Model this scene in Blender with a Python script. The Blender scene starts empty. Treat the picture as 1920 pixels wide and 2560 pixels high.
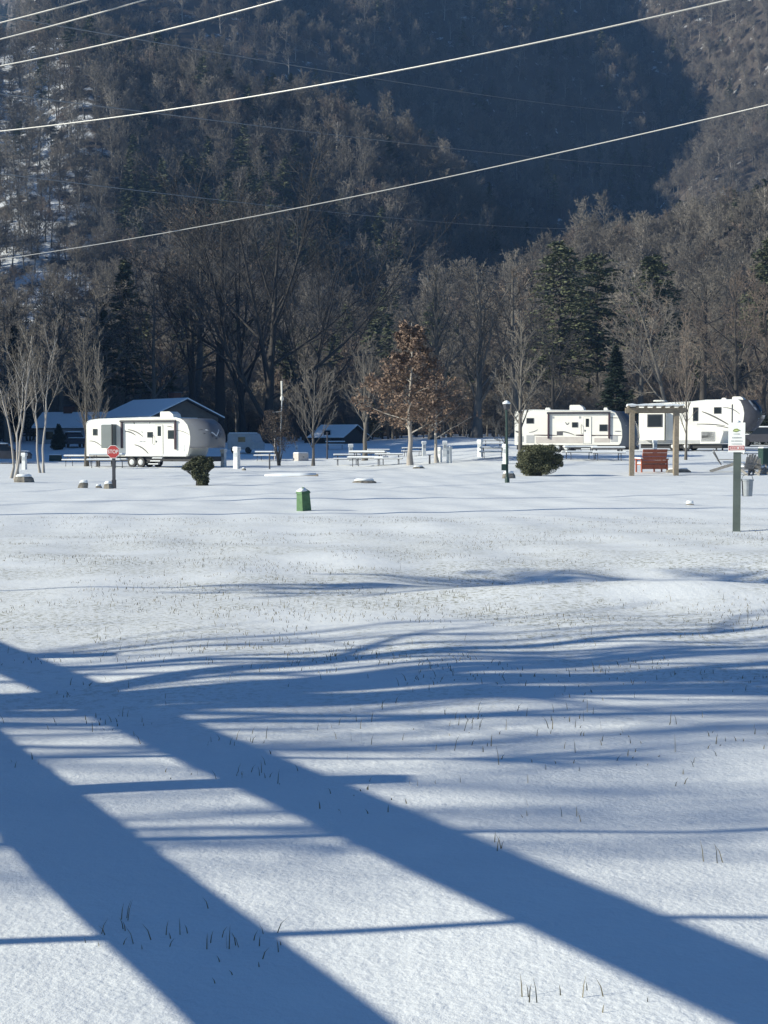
import bpy, math, random
import numpy as np
from mathutils import Vector
R = math.radians
C = bpy.context.scene.collection
scn = bpy.context.scene

# ------------------------------------------------------------------ camera
F = 3700.0; PITCH = math.atan(170 / F); CH = 1.6
cam = bpy.data.cameras.new('camera'); co = bpy.data.objects.new('camera', cam); C.objects.link(co)
co.location = (0, 0, CH); co.rotation_euler = (R(90) - PITCH, 0, 0)
cam.sensor_fit = 'VERTICAL'; cam.sensor_height = 24; cam.lens = 24 * F / 2560
cam.clip_start = 0.1; cam.clip_end = 5000
scn.camera = co
# ------------------------------------------------------------------ light
AZ = R(13); EL = R(23)
SH = np.array([math.cos(AZ), math.sin(AZ)])          # way the shadows run on the ground
TOSUN = Vector((-SH[0] * math.cos(EL), -SH[1] * math.cos(EL), math.sin(EL)))
w = bpy.data.worlds.new('World'); scn.world = w; w.use_nodes = True
nt = w.node_tree; bg = nt.nodes['Background']; sky = nt.nodes.new('ShaderNodeTexSky')
sky.sky_type = 'NISHITA'; sky.sun_disc = False; sky.sun_elevation = EL; sky.sun_rotation = R(257)
sky.air_density = 1.0; sky.dust_density = 0.3; sky.ozone_density = 2.0
tint = nt.nodes.new('ShaderNodeMix'); tint.data_type = 'RGBA'; tint.blend_type = 'MULTIPLY'; tint.inputs['Factor'].default_value = 1
tint.inputs['B'].default_value = (.48, .85, 1.28, 1)                # camera white balance set for the warm low sun
nt.links.new(sky.outputs[0], tint.inputs['A']); nt.links.new(tint.outputs['Result'], bg.inputs[0]); bg.inputs[1].default_value = 0.056
sl = bpy.data.lights.new('sun', 'SUN'); sl.energy = 5.0; sl.angle = R(0.5); sl.color = (1, 0.965, 0.82)
so = bpy.data.objects.new('sun', sl); C.objects.link(so); so.rotation_euler = TOSUN.to_track_quat('Z', 'Y').to_euler()
vs = scn.view_settings; vs.view_transform = 'Standard'; vs.look = 'None'; vs.exposure = 0.50; vs.gamma = 1.0
scn.cycles.volume_bounces = 0; scn.cycles.max_bounces = 6; scn.cycles.volume_max_steps = 32
scn.cycles.use_denoising = True

# ------------------------------------------------------------------ helpers
def sm(v, a, b):
    t = np.clip((np.asarray(v, float) - a) / (b - a), 0, 1); return t * t * (3 - 2 * t)
def wob(x, y, s, seed):
    r = np.random.RandomState(seed); o = 0
    for k in range(7):
        a = r.uniform(0, 6.28); f = r.uniform(.5, 1.7) / s
        o = o + np.sin((x * math.cos(a) + y * math.sin(a)) * f * 6.28 + r.uniform(0, 6.28))
    return o / 3.0
def T(x, y):
    x = np.asarray(x, float); y = np.asarray(y, float)
    z = 0.018 * wob(x, y, 2.6, 3) * sm(y, 2, 6) + 0.036 * wob(x, y, 11, 5) * sm(y, 12, 30) * (1 - .6 * sm(y, 60, 90))
    # ditch across the right of the field
    yc = 17.6 + 0.25 * np.sin(x * .7) - .04 * np.clip(x, 0, 8)
    dx = sm(x, -.6, 3.2)
    near = np.exp(-((y - yc) / np.where(y < yc, .80, 2.0)) ** 2)
    lump = .09 * np.sin(x * 1.75 + .6 + .5 * np.sin(y)) + .05 * np.sin(x * 4.1 + 1)
    z = z - dx * near * (0.26 + lump)
    z = z + dx * .13 * np.exp(-((y - yc + 1.95) / .75) ** 2)
    s1 = sm(y, 112, 165)
    z = z + 1.55 * s1 + 1.02 * sm(x, -5, 11) * sm(y, 74, 106) * (1 - .45 * s1)
    z = z + .012 * np.clip(y - 165, 0, 70)
    # hills
    d = np.clip(y - 235, 0, None)
    z = z + np.interp(y, [235, 300, 380, 450, 540, 700, 850, 1050, 1300], [0, 11, 31, 50, 66, 165, 300, 480, 640])
    am = sm(y, 330, 640)
    xc = -62 - (y - 700) * .10 + 17 * np.sin(y * .017) + 7 * np.sin(y * .049)
    xv = xc + 190 + (y - 700) * .12
    lat = np.where(x < xc, -(x - xc) * .24, np.where(x < xv, -(x - xc) * .70, -(xv - xc) * .70 + (x - xv) * .75))
    lat = np.clip(lat, -185, 60)
    z = z + am * (lat + 42)
    # low side ridges that break the shaded slope
    z = z + 16 * am * np.exp(-((x - 20 - (y - 560) * .25) / 26) ** 2) * (1 - sm(y, 640, 760))
    uu = x + .208 * y - 6                                                     # steep spur on the left
    z = z + 40 * np.exp(-((y - 470) / 110) ** 2) * np.where(uu < 0, 1 / (1 + (uu / 110) ** 2), np.exp(-(uu / 60) ** 2))
    z = z + 15 * np.exp(-((x - 5) / 45) ** 2 - ((y - 455) / 60) ** 2)
    z = z + 26 * np.exp(-((x - 130) / 60) ** 2 - ((y - 380) / 90) ** 2)
    z = z + sm(y, 260, 400) * (7 * wob(x, y, 150, 8) + 4.2 * wob(x, y, 52, 9))
    z = z + 9 * wob(x, y, 85, 12) * sm(y, 480, 600)
    z = z - 330 * sm(-(x + .232 * y), 0, 22) * sm(y, 520, 600)                # the mountain's left end
    return z
def ray(px, py):
    a = (px - 960) / F; b = -(py - 1280) / F
    return np.array([a, math.cos(PITCH) + b * math.sin(PITCH), -math.sin(PITCH) + b * math.cos(PITCH)])
def gp(px, py):
    """where the view through a photo pixel meets the ground"""
    r = ray(px, py); t = 3.0 * 1.003 ** np.arange(2000); q = r[None] * t[:, None] + (0, 0, CH)
    i = int(np.argmax(q[:, 2] <= T(q[:, 0], q[:, 1]))); p = q[i]
    return (float(p[0]), float(p[1]), float(T(p[0], p[1])))
def gd(px, d):
    x = (px - 960) / F * d; return (x, d, float(T(x, d)))
def PT(px, py, d):
    r = ray(px, py); return r * (d / r[1]) + (0, 0, CH)

def nm(name):
    m = bpy.data.materials.new(name); m.use_nodes = True
    return m, m.node_tree, m.node_tree.nodes['Principled BSDF']
def mat(name, col, rough=.7, var=0.12, scale=6, metal=0, bump=0, alpha=None):
    m, t, b = nm(name)
    n = t.nodes.new('ShaderNodeTexNoise'); n.inputs['Scale'].default_value = scale; n.inputs['Detail'].default_value = 5
    tc = t.nodes.new('ShaderNodeTexCoord'); t.links.new(tc.outputs['Object'], n.inputs['Vector'])
    rmp = t.nodes.new('ShaderNodeValToRGB')
    rmp.color_ramp.elements[0].position = .3; rmp.color_ramp.elements[1].position = .7
    rmp.color_ramp.elements[0].color = (*[c * (1 - var) for c in col], 1); rmp.color_ramp.elements[1].color = (*[min(1, c * (1 + var)) for c in col], 1)
    t.links.new(n.outputs['Fac'], rmp.inputs[0]); t.links.new(rmp.outputs[0], b.inputs['Base Color'])
    b.inputs['Roughness'].default_value = rough; b.inputs['Metallic'].default_value = metal
    if bump:
        bp = t.nodes.new('ShaderNodeBump'); bp.inputs['Strength'].default_value = bump; bp.inputs['Distance'].default_value = .02
        t.links.new(n.outputs['Fac'], bp.inputs['Height']); t.links.new(bp.outputs[0], b.inputs['Normal'])
    return m
def bark(name, a, c):
    m, t, b = nm(name)
    oi = t.nodes.new('ShaderNodeObjectInfo'); n = t.nodes.new('ShaderNodeTexNoise'); n.inputs['Scale'].default_value = 1.2
    g = t.nodes.new('ShaderNodeNewGeometry'); t.links.new(g.outputs['Position'], n.inputs['Vector'])
    ad = t.nodes.new('ShaderNodeMath'); ad.operation = 'ADD'
    mu = t.nodes.new('ShaderNodeMath'); mu.operation = 'MULTIPLY'; mu.inputs[1].default_value = .6
    t.links.new(oi.outputs['Random'], mu.inputs[0]); t.links.new(mu.outputs[0], ad.inputs[0])
    mu2 = t.nodes.new('ShaderNodeMath'); mu2.operation = 'MULTIPLY'; mu2.inputs[1].default_value = .45
    t.links.new(n.outputs['Fac'], mu2.inputs[0]); t.links.new(mu2.outputs[0], ad.inputs[1])
    mx = t.nodes.new('ShaderNodeMix'); mx.data_type = 'RGBA'
    mx.inputs['A'].default_value = (*a, 1); mx.inputs['B'].default_value = (*c, 1)
    t.links.new(ad.outputs[0], mx.inputs['Factor']); t.links.new(mx.outputs['Result'], b.inputs['Base Color'])
    b.inputs['Roughness'].default_value = .85
    return m

M = {}
M['snow'] = mat('snow', (.86, .875, .875), .75, .02, 3)
M['white'] = mat('trailer_white', (.82, .79, .71), .35, .06, .9)
M['offwhite'] = mat('weathered_white', (.62, .63, .62), .5, .08, 6)
M['greyfib'] = mat('grey_fibreglass', (.125, .13, .145), .3, .05, 1)
M['darkfib'] = mat('dark_fibreglass', (.07, .08, .10), .25, .05, 1)
M['palegrey'] = mat('pale_grey', (.40, .40, .40), .5, .08, 3)
M['beige'] = mat('beige_grey', (.52, .47, .43), .5, .10, 2)
M['slide'] = mat('slide_grey', (.13, .15, .15), .5, .06, 2)
M['black'] = mat('black_rubber', (.018, .018, .02), .6, .2, 8)
M['charcoal'] = mat('charcoal', (.045, .045, .055), .5, .15, 4)
M['maroon'] = mat('maroon_metal', (.045, .018, .028), .5, .1, 4)
M['glass'] = mat('dark_glass', (.02, .025, .03), .08, .1, 1)
M['graphic'] = mat('grey_graphic', (.10, .095, .10), .4, .1, 4)
M['logo_pale'] = mat('pale_graphic', (.62, .64, .66), .4, .05, 4)
M['metal'] = mat('galvanised', (.32, .34, .36), .45, .12, 12, .4)
M['green'] = mat('green_paint', (.07, .15, .06), .55, .25, 9)
M['dgreen'] = mat('dark_green_paint', (.018, .045, .035), .5, .12, 4)
M['postgreen'] = mat('grey_green_post', (.085, .105, .095), .55, .12, 9)
M['timber'] = mat('weathered_timber', (.27, .22, .16), .8, .2, 9, bump=.3)
M['greywood'] = mat('grey_wood', (.22, .21, .20), .8, .2, 9)
M['darkwood'] = mat('dark_wood', (.05, .045, .045), .8, .2, 9)
M['redwood'] = mat('red_paint_wood', (.36, .10, .05), .55, .14, 7)
M['red'] = mat('sign_red', (.45, .045, .04), .45, .07, 9)
M['signwhite'] = mat('sign_white', (.86, .86, .82), .45, .02, 5)
M['signgrey'] = mat('sign_grey_ink', (.33, .34, .35), .5, .05, 5)
M['signgreen'] = mat('sign_green_ink', (.20, .26, .05), .5, .2, 30)
M['rock'] = mat('rock', (.20, .18, .15), .85, .4, 5, bump=.6)
M['pale_nose'] = mat('pale_nose', (.25, .27, .30), .35, .05, 1)
M['yellowish'] = mat('sign_yellow_green', (.55, .62, .25), .5, .1, 20)
M['housewall'] = mat('brown_siding', (.17, .135, .105), .8, .15, 2)
M['palewall'] = mat('white_siding', (.48, .50, .53), .7, .08, 2)  # even pale grey-blue siding colour
M['brick'] = mat('brick', (.12, .05, .035), .85, .3, 8)
M['wire'] = mat('aluminium_cable', (.34, .335, .32), .35, .06, 30, .3)
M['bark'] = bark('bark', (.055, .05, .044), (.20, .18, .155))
M['barkdark'] = bark('dark_bark', (.02, .018, .017), (.062, .054, .047))  # darker copy of bark; shade of the tall hillfoot trees is in the colour
M['barkpale'] = bark('pale_bark', (.26, .225, .195), (.50, .46, .41))
M['twig'] = bark('twigs', (.07, .062, .052), (.30, .262, .215))
M['twigdark'] = bark('dark_twigs', (.034, .032, .031), (.082, .074, .066))  # shade on the tall hillfoot trees put into the twig colour
M['twigred'] = bark('reddish_twigs', (.10, .08, .064), (.27, .205, .16))
M['leaf'] = bark('brown_leaves', (.13, .085, .062), (.40, .28, .20))
M['needle'] = bark('needles', (.045, .058, .03), (.15, .16, .085))
M['drybrown'] = bark('dry_brown', (.08, .06, .045), (.20, .15, .11))
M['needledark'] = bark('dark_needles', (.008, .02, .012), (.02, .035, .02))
M['bush'] = bark('bush_leaves', (.04, .05, .028), (.17, .17, .09))
M['grass'] = bark('dry_grass', (.06, .065, .03), (.20, .16, .09))

def link(name, me, m=None, parent=None, loc=None, rz=0):
    o = bpy.data.objects.new(name, me); C.objects.link(o)
    if m is not None and me is not None:
        for k in (m if isinstance(m, (list, tuple)) else [m]): me.materials.append(M[k] if isinstance(k, str) else k)
    if parent is not None: o.parent = parent
    if loc is not None: o.location = loc
    if rz: o.rotation_euler = (0, 0, rz)
    return o
def tag(o, label=None, cat=None, group=None, kind=None):
    if label: o['label'] = label
    if cat: o['category'] = cat
    if group: o['group'] = group
    if kind: o['kind'] = kind
    return o
def thing(name, label, cat, loc=(0, 0, 0), rz=0, group=None):
    return tag(link(name, None, None, None, loc, rz), label, cat, group)
def mesh_np(name, V, Q, mi=None, smooth=False):
    """V (n,3), Q (m,k) faces all of k corners"""
    V = np.ascontiguousarray(V, np.float32); Q = np.ascontiguousarray(Q, np.int32)
    me = bpy.data.meshes.new(name); me.vertices.add(len(V)); me.vertices.foreach_set('co', V.ravel())
    k = Q.shape[1]; me.loops.add(Q.size); me.loops.foreach_set('vertex_index', Q.ravel())
    me.polygons.add(len(Q)); me.polygons.foreach_set('loop_start', np.arange(0, Q.size, k, dtype=np.int32))
    me.polygons.foreach_set('loop_total', np.full(len(Q), k, np.int32))
    if mi is not None: me.polygons.foreach_set('material_index', np.ascontiguousarray(mi, np.int32))
    me.polygons.foreach_set('use_smooth', np.full(len(Q), smooth))
    me.update(calc_edges=True); return me

class MB:
    def __init__(s): s.v = []; s.f = []
    def add(s, vs_, fs):
        n = len(s.v); s.v += [tuple(map(float, p)) for p in vs_]; s.f += [tuple(i + n for i in f) for f in fs]; return s
    def box(s, x0, x1, y0, y1, z0, z1, tap=0, bev=0):
        if bev:
            b = min(bev, (x1 - x0) * .45, (y1 - y0) * .45, (z1 - z0) * .9)
            ring = lambda i, z: [(x0 + i, y0 + i, z), (x1 - i, y0 + i, z), (x1 - i, y1 - i, z), (x0 + i, y1 - i, z)]
            vv = ring(b * .3, z0) + ring(0, z0 + b * .4) + ring(0, z1 - b) + ring(b * .4, z1 - b * .35) + ring(b, z1)
            ff = [(3, 2, 1, 0), (16, 17, 18, 19)]
            for l in range(4):
                for k in range(4): ff.append((l * 4 + k, l * 4 + (k + 1) % 4, l * 4 + 4 + (k + 1) % 4, l * 4 + 4 + k))
            return s.add(vv, ff)
        t = tap
        return s.add([(x0, y0, z0), (x1, y0, z0), (x1, y1, z0), (x0, y1, z0), (x0 + t, y0 + t, z1), (x1 - t, y0 + t, z1), (x1 - t, y1 - t, z1), (x0 + t, y1 - t, z1)],
                     [(3, 2, 1, 0), (4, 5, 6, 7), (0, 1, 5, 4), (1, 2, 6, 5), (2, 3, 7, 6), (3, 0, 4, 7)])
    def prism(s, poly, y0, y1):               # polygon in (x, z) pushed along y
        n = len(poly)
        return s.add([(x, y0, z) for x, z in poly] + [(x, y1, z) for x, z in poly],
                     [tuple(range(n)), tuple(range(2 * n - 1, n - 1, -1))] + [((i + 1) % n, i, n + i, n + (i + 1) % n) for i in range(n)])
    def tube(s, pts, rad, n=8, cap=True):
        pts = [Vector(p) for p in pts]; K = len(pts); rad = rad if hasattr(rad, '__len__') else [rad] * K; vv = []
        for i, p in enumerate(pts):
            t = (pts[min(i + 1, K - 1)] - pts[max(i - 1, 0)]).normalized()
            a = t.cross(Vector((0, 0, 1)) if abs(t.z) < .9 else Vector((1, 0, 0))).normalized(); b = t.cross(a)
            for k in range(n):
                an = 6.2832 * k / n; vv.append(p + (a * math.cos(an) + b * math.sin(an)) * rad[i])
        ff = [(i * n + k, i * n + (k + 1) % n, (i + 1) * n + (k + 1) % n, (i + 1) * n + k) for i in range(K - 1) for k in range(n)]
        if cap: ff += [tuple(range(n - 1, -1, -1)), tuple((K - 1) * n + k for k in range(n))]
        return s.add(vv, ff)
    def bar(s, a, b, wx, wz):                  # rectangular bar from a to b
        a = Vector(a); b = Vector(b); t = (b - a).normalized()
        u = t.cross(Vector((0, 0, 1)) if abs(t.z) < .95 else Vector((0, 1, 0))).normalized() * wx / 2; v = t.cross(u).normalized() * wz / 2
        return s.add([a - u - v, a + u - v, a + u + v, a - u + v, b - u - v, b + u - v, b + u + v, b - u + v],
                     [(3, 2, 1, 0), (4, 5, 6, 7), (0, 1, 5, 4), (1, 2, 6, 5), (2, 3, 7, 6), (3, 0, 4, 7)])
    def lathe(s, prof, n=12, c=(0, 0)):
        K = len(prof)
        vv = [(c[0] + r * math.cos(6.2832 * k / n), c[1] + r * math.sin(6.2832 * k / n), z) for r, z in prof for k in range(n)]
        ff = [(i * n + k, i * n + (k + 1) % n, (i + 1) * n + (k + 1) % n, (i + 1) * n + k) for i in range(K - 1) for k in range(n)]
        return s.add(vv, ff + [tuple(range(n - 1, -1, -1)), tuple((K - 1) * n + k for k in range(n))])
    def strip(s, surf, pts, wd, off=.012):     # graphic laid on a surface surf(a, b) -> point, outward shift off
        L = []
        for i, (a, b) in enumerate(pts):
            a0, b0 = pts[max(i - 1, 0)]; a1, b1 = pts[min(i + 1, len(pts) - 1)]
            l = math.hypot(a1 - a0, b1 - b0) or 1; nx, ny = -(b1 - b0) / l, (a1 - a0) / l
            h = wd[i] / 2 if hasattr(wd, '__len__') else wd / 2
            for q in (-1, 1):
                for o in (off, off - .006): L.append(surf(a + nx * h * q, b + ny * h * q, o))
        ff = []
        for i in range(len(pts) - 1):
            k = i * 4; ff += [(k, k + 4, k + 6, k + 2), (k + 1, k + 3, k + 7, k + 5), (k, k + 1, k + 5, k + 4), (k + 2, k + 6, k + 7, k + 3)]
        e = (len(pts) - 1) * 4; ff += [(0, 2, 3, 1), (e, e + 1, e + 3, e + 2)]
        return s.add(L, ff)
    def build(s, name, m, parent=None, loc=None, rz=0, smooth=False):
        me = bpy.data.meshes.new(name); me.from_pydata(s.v, [], s.f); me.update()
        if smooth:
            for p in me.polygons: p.use_smooth = True
        return link(name, me, m, parent, loc, rz)

def copy_thing(root, loc, rz=0, sc=None, label=None, group=None):
    r = root.copy(); C.objects.link(r); r.location = loc; r.rotation_euler = (0, 0, rz)
    if sc is not None: r.scale = sc if hasattr(sc, '__len__') else (sc, sc, sc)
    if label: r['label'] = label
    if group: r['group'] = group
    for ch in list(root.children):
        c = ch.copy(); C.objects.link(c); c.parent = r
        for g in list(ch.children):
            d = g.copy(); C.objects.link(d); d.parent = c
    return r
#@@TERRAIN
# ------------------------------------------------------------------ ground and hills
def grid(name, X, Y, m, smooth=True):
    gx, gy = np.meshgrid(X, Y); z = T(gx, gy)
    V = np.stack([gx, gy, z], -1).reshape(-1, 3); nx = len(X); ny = len(Y)
    i = np.arange(nx * ny).reshape(ny, nx)
    Q = np.stack([i[:-1, :-1], i[:-1, 1:], i[1:, 1:], i[1:, :-1]], -1).reshape(-1, 4)
    return tag(link(name, mesh_np(name, V, Q, smooth=smooth), m), kind='structure')

def snow_field_mat():
    m, t, b = nm('snow_field'); N = t.nodes.new; L = t.links.new
    g = N('ShaderNodeNewGeometry')
    def noise(sc, det=6, vec=None, rough=.6):
        n = N('ShaderNodeTexNoise'); n.inputs['Scale'].default_value = sc; n.inputs['Detail'].default_value = det; n.inputs['Roughness'].default_value = rough
        L(vec or g.outputs['Position'], n.inputs['Vector']); return n.outputs['Fac']
    def mr(v, a, c, o0=0, o1=1):
        n = N('ShaderNodeMapRange'); L(v, n.inputs[0]); n.inputs[1].default_value = a; n.inputs[2].default_value = c; n.inputs[3].default_value = o0; n.inputs[4].default_value = o1; return n.outputs[0]
    def mul(a, c):
        n = N('ShaderNodeMath'); n.operation = 'MULTIPLY'; L(a, n.inputs[0])
        if isinstance(c, float): n.inputs[1].default_value = c
        else: L(c, n.inputs[1])
        return n.outputs[0]
    sep = N('ShaderNodeSeparateXYZ'); L(g.outputs['Position'], sep.inputs[0]); Yp = sep.outputs['Y']
    # thin snow where the turf shows through, in the middle of the field
    band = mul(mr(Yp, 7, 13), mr(Yp, 34, 20))
    patch = mr(noise(.42, 4), .40, .55)
    fine = mr(noise(16, 5, rough=.8), .49, .60)
    turf0 = mul(mul(mul(band, patch), fine), .9)
    dit = mul(mul(mr(Yp, 15.9, 16.6), mr(Yp, 18.6, 17.2)), mul(mr(sep.outputs['X'], -1, 1), mr(noise(3.5, 4), .42, .66)))
    mxx = N('ShaderNodeMath'); mxx.operation = 'MAXIMUM'; L(turf0, mxx.inputs[0]); L(mul(dit, .28), mxx.inputs[1]); turf = mxx.outputs[0]
    mx = N('ShaderNodeMix'); mx.data_type = 'RGBA'; mx.inputs['A'].default_value = (.86, .875, .865, 1); mx.inputs['B'].default_value = (.30, .29, .20, 1)
    L(turf, mx.inputs['Factor'])
    mx2 = N('ShaderNodeMix'); mx2.data_type = 'RGBA'; mx2.blend_type = 'MULTIPLY'; mx2.inputs['Factor'].default_value = 1
    L(mx.outputs['Result'], mx2.inputs['A'])
    vr = N('ShaderNodeValToRGB'); vr.color_ramp.elements[0].position = .3; vr.color_ramp.elements[1].position = .65
    vr.color_ramp.elements[0].color = (.90, .91, .93, 1); vr.color_ramp.elements[1].color = (1, 1, 1, 1)
    L(noise(1.1, 6), vr.inputs[0]); L(vr.outputs[0], mx2.inputs['B']); L(mx2.outputs['Result'], b.inputs['Base Color'])
    b.inputs['Roughness'].default_value = .6
    b.inputs['Specular IOR Level'].default_value = .25
    h1 = noise(42, 3, rough=.6); h2 = noise(7, 3)
    bp = N('ShaderNodeBump'); bp.inputs['Strength'].default_value = .36; bp.inputs['Distance'].default_value = .012; L(h1, bp.inputs['Height'])
    bp2 = N('ShaderNodeBump'); bp2.inputs['Strength'].default_value = .25; bp2.inputs['Distance'].default_value = .035; L(h2, bp2.inputs['Height'])
    L(bp.outputs[0], bp2.inputs['Normal']); L(bp2.outputs[0], b.inputs['Normal'])
    return m
def hill_mat():
    m, t, b = nm('hill_floor'); N = t.nodes.new; L = t.links.new
    g = N('ShaderNodeNewGeometry'); n = N('ShaderNodeTexNoise'); n.inputs['Scale'].default_value = .16; n.inputs['Detail'].default_value = 8; n.inputs['Roughness'].default_value = .7
    L(g.outputs['Position'], n.inputs['Vector'])
    sep = N('ShaderNodeSeparateXYZ'); L(g.outputs['Position'], sep.inputs[0])
    dp = N('ShaderNodeVectorMath'); dp.operation = 'DOT_PRODUCT'; L(g.outputs['Position'], dp.inputs[0]); dp.inputs[1].default_value = (1, .208, 0)
    mr = N('ShaderNodeMapRange'); L(dp.outputs['Value'], mr.inputs[0]); mr.inputs[1].default_value = 14; mr.inputs[2].default_value = -6
    mr.inputs[3].default_value = 0; mr.inputs[4].default_value = .17
    my = N('ShaderNodeMapRange'); L(sep.outputs['Y'], my.inputs[0]); my.inputs[1].default_value = 560; my.inputs[2].default_value = 500
    mm = N('ShaderNodeMath'); mm.operation = 'MULTIPLY'; L(mr.outputs[0], mm.inputs[0]); L(my.outputs[0], mm.inputs[1])
    ad = N('ShaderNodeMath'); ad.operation = 'ADD'; L(n.outputs['Fac'], ad.inputs[0]); L(mm.outputs[0], ad.inputs[1])
    cr = N('ShaderNodeValToRGB'); e = cr.color_ramp.elements
    e[0].position = .60; e[0].color = (.075, .06, .048, 1); e[1].position = .72; e[1].color = (.78, .81, .85, 1)
    L(ad.outputs[0], cr.inputs[0]); L(cr.outputs[0], b.inputs['Base Color']); b.inputs['Roughness'].default_value = .9
    return m
u = np.linspace(-1, 1, 420); Xg = 6.5 * u + 320 * np.sign(u) * np.abs(u) ** 5
Yg = np.concatenate([np.linspace(-60, 2, 40)[:-1], np.geomspace(2, 235, 560)])
grid('snow_field', Xg, Yg, snow_field_mat())
grid('hills', np.linspace(-620, 620, 240), np.concatenate([[235], np.geomspace(239, 1400, 230)]), hill_mat())

# ------------------------------------------------------------------ trees
def tubes(P, Rd, S):
    """P (N,K,3) centre lines, Rd (N,K) radii -> verts, quads"""
    N, K, _ = P.shape
    if N == 0: return np.zeros((0, 3)), np.zeros((0, 4), int)
    t = np.gradient(P, axis=1); t /= np.linalg.norm(t, axis=2, keepdims=True) + 1e-9
    ref = np.where(np.abs(t[..., 2:3]) < .9, np.array([0, 0, 1.]), np.array([1., 0, 0]))
    a = np.cross(t, ref); a /= np.linalg.norm(a, axis=2, keepdims=True) + 1e-9; b = np.cross(t, a)
    if S == 2:
        V = np.stack([P - a * Rd[..., None], P + a * Rd[..., None]], 2)
        i = np.arange(N * K * 2).reshape(N, K, 2)
        Q = np.stack([i[:, :-1, 0], i[:, :-1, 1], i[:, 1:, 1], i[:, 1:, 0]], -1).reshape(-1, 4)
        return V.reshape(-1, 3), Q
    an = np.arange(S) * 2 * math.pi / S
    V = P[:, :, None] + (a[:, :, None] * np.cos(an)[:, None] + b[:, :, None] * np.sin(an)[:, None]) * Rd[..., None, None]
    i = np.arange(N * K * S).reshape(N, K, S); j = np.roll(i, -1, 2)
    Q = np.stack([i[:, :-1], j[:, :-1], j[:, 1:], i[:, 1:]], -1).reshape(-1, 4)
    return V.reshape(-1, 3), Q
def join(parts):
    V = []; Q = []; n = 0
    for v, q in parts: V.append(v); Q.append(q + n); n += len(v)
    return np.concatenate(V), np.concatenate(Q)
def norm(v): return v / (np.linalg.norm(v, axis=-1, keepdims=True) + 1e-9)
def grow(rs, H, r0, levels, lean=(0, 0), wig=.02, K0=12, base=None):
    """levels: (n, t0, t1, angle, spread, length ratio, top ratio, K, up, radius ratio, wiggle)"""
    if base is None:
        t = np.linspace(0, 1, K0)
        P = np.zeros((1, K0, 3)); P[0, :, 2] = t * H
        P[0, :, 0] = np.cumsum(rs.normal(0, wig * H / K0 * 2, K0)) + lean[0] * t ** 1.5; P[0, :, 1] = np.cumsum(rs.normal(0, wig * H / K0 * 2, K0)) + lean[1] * t ** 1.5
        P[0, 0, :2] = 0
        Rd = (r0 * (1 - .85 * t) ** 1.0 * (1 + .5 * np.exp(-t * 25)))[None]
    else: P, Rd = base
    Ls = np.full(len(P), float(H)); out = [(P, Rd)]
    for (n, t0, t1, ang, sp, lr, tr, K, up, rr, wg) in levels:
        N, KP, _ = P.shape
        tt = t0 + (t1 - t0) * ((np.arange(n)[None] + rs.uniform(0, 1, (N, n))) / n)
        f = tt * (KP - 1); i0 = np.clip(f.astype(int), 0, KP - 2); fr = (f - i0)[..., None]
        rows = np.arange(N)[:, None]
        st = P[rows, i0] * (1 - fr) + P[rows, i0 + 1] * fr
        tg = norm(P[rows, i0 + 1] - P[rows, i0])
        pr = Rd[rows, i0] * (1 - fr[..., 0]) + Rd[rows, i0 + 1] * fr[..., 0]
        az = np.arange(n)[None] * 2.39996 + rs.uniform(0, 6.28, (N, 1)) + rs.normal(0, .3, (N, n))
        ref = np.where(np.abs(tg[..., 2:3]) < .95, np.array([0, 0, 1.]), np.array([1., 0, 0]))
        a = norm(np.cross(tg, ref)); b = np.cross(tg, a)
        pp = a * np.cos(az)[..., None] + b * np.sin(az)[..., None]
        th = np.radians(ang + rs.normal(0, sp, (N, n)))[..., None]
        d = norm(tg * np.cos(th) + pp * np.sin(th))
        q = (tt - t0) / max(t1 - t0, 1e-6)
        ln = Ls[:, None] * lr * (1 + (tr - 1) * q) * rs.uniform(.7, 1.15, (N, n))
        d = d.reshape(-1, 3); st = st.reshape(-1, 3); ln = ln.reshape(-1); M_ = len(d)
        Pn = np.zeros((M_, K, 3)); Pn[:, 0] = st; cur = d
        for k in range(1, K):
            cur = norm(cur + np.array([0, 0, up / K]) + rs.normal(0, wg, (M_, 3)))
            Pn[:, k] = Pn[:, k - 1] + cur * (ln / (K - 1))[:, None]
        rb = np.minimum(pr.reshape(-1) * rr, ln * .045 + .004)
        Rn = rb[:, None] * (1 - .75 * np.linspace(0, 1, K))[None]
        P, Rd, Ls = Pn, Rn, ln; out.append((P, Rd))
    return out
def leaves_on(rs, P, per, size, jit, asp=1.0):
    N, K, _ = P.shape
    f = rs.uniform(.15, 1, (N, per)) * (K - 1); i0 = np.clip(f.astype(int), 0, K - 2); fr = (f - i0)[..., None]
    rows = np.arange(N)[:, None]
    c = (P[rows, i0] * (1 - fr) + P[rows, i0 + 1] * fr).reshape(-1, 3) + rs.normal(0, jit, (N * per, 3))
    a = norm(rs.normal(0, 1, c.shape)); b = norm(np.cross(a, norm(rs.normal(0, 1, c.shape))))
    s = size * rs.uniform(.6, 1.3, (len(c), 1))
    V = np.stack([c - a * s, c - b * s * asp * .6, c + a * s, c + b * s * asp * .6], 1).reshape(-1, 3)
    return V, np.arange(len(V)).reshape(-1, 4)
def flat_parts(gr, ntrunk, min_r, sides=(8, 5, 4, 3, 3)):
    tr = []; cr = []
    for i, (P, Rd) in enumerate(gr):
        s = sides[min(i, len(sides) - 1)]
        (tr if i < ntrunk else cr).append(tubes(P, np.maximum(Rd, min_r[min(i, len(min_r) - 1)]), s))
    return tr, cr
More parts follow.
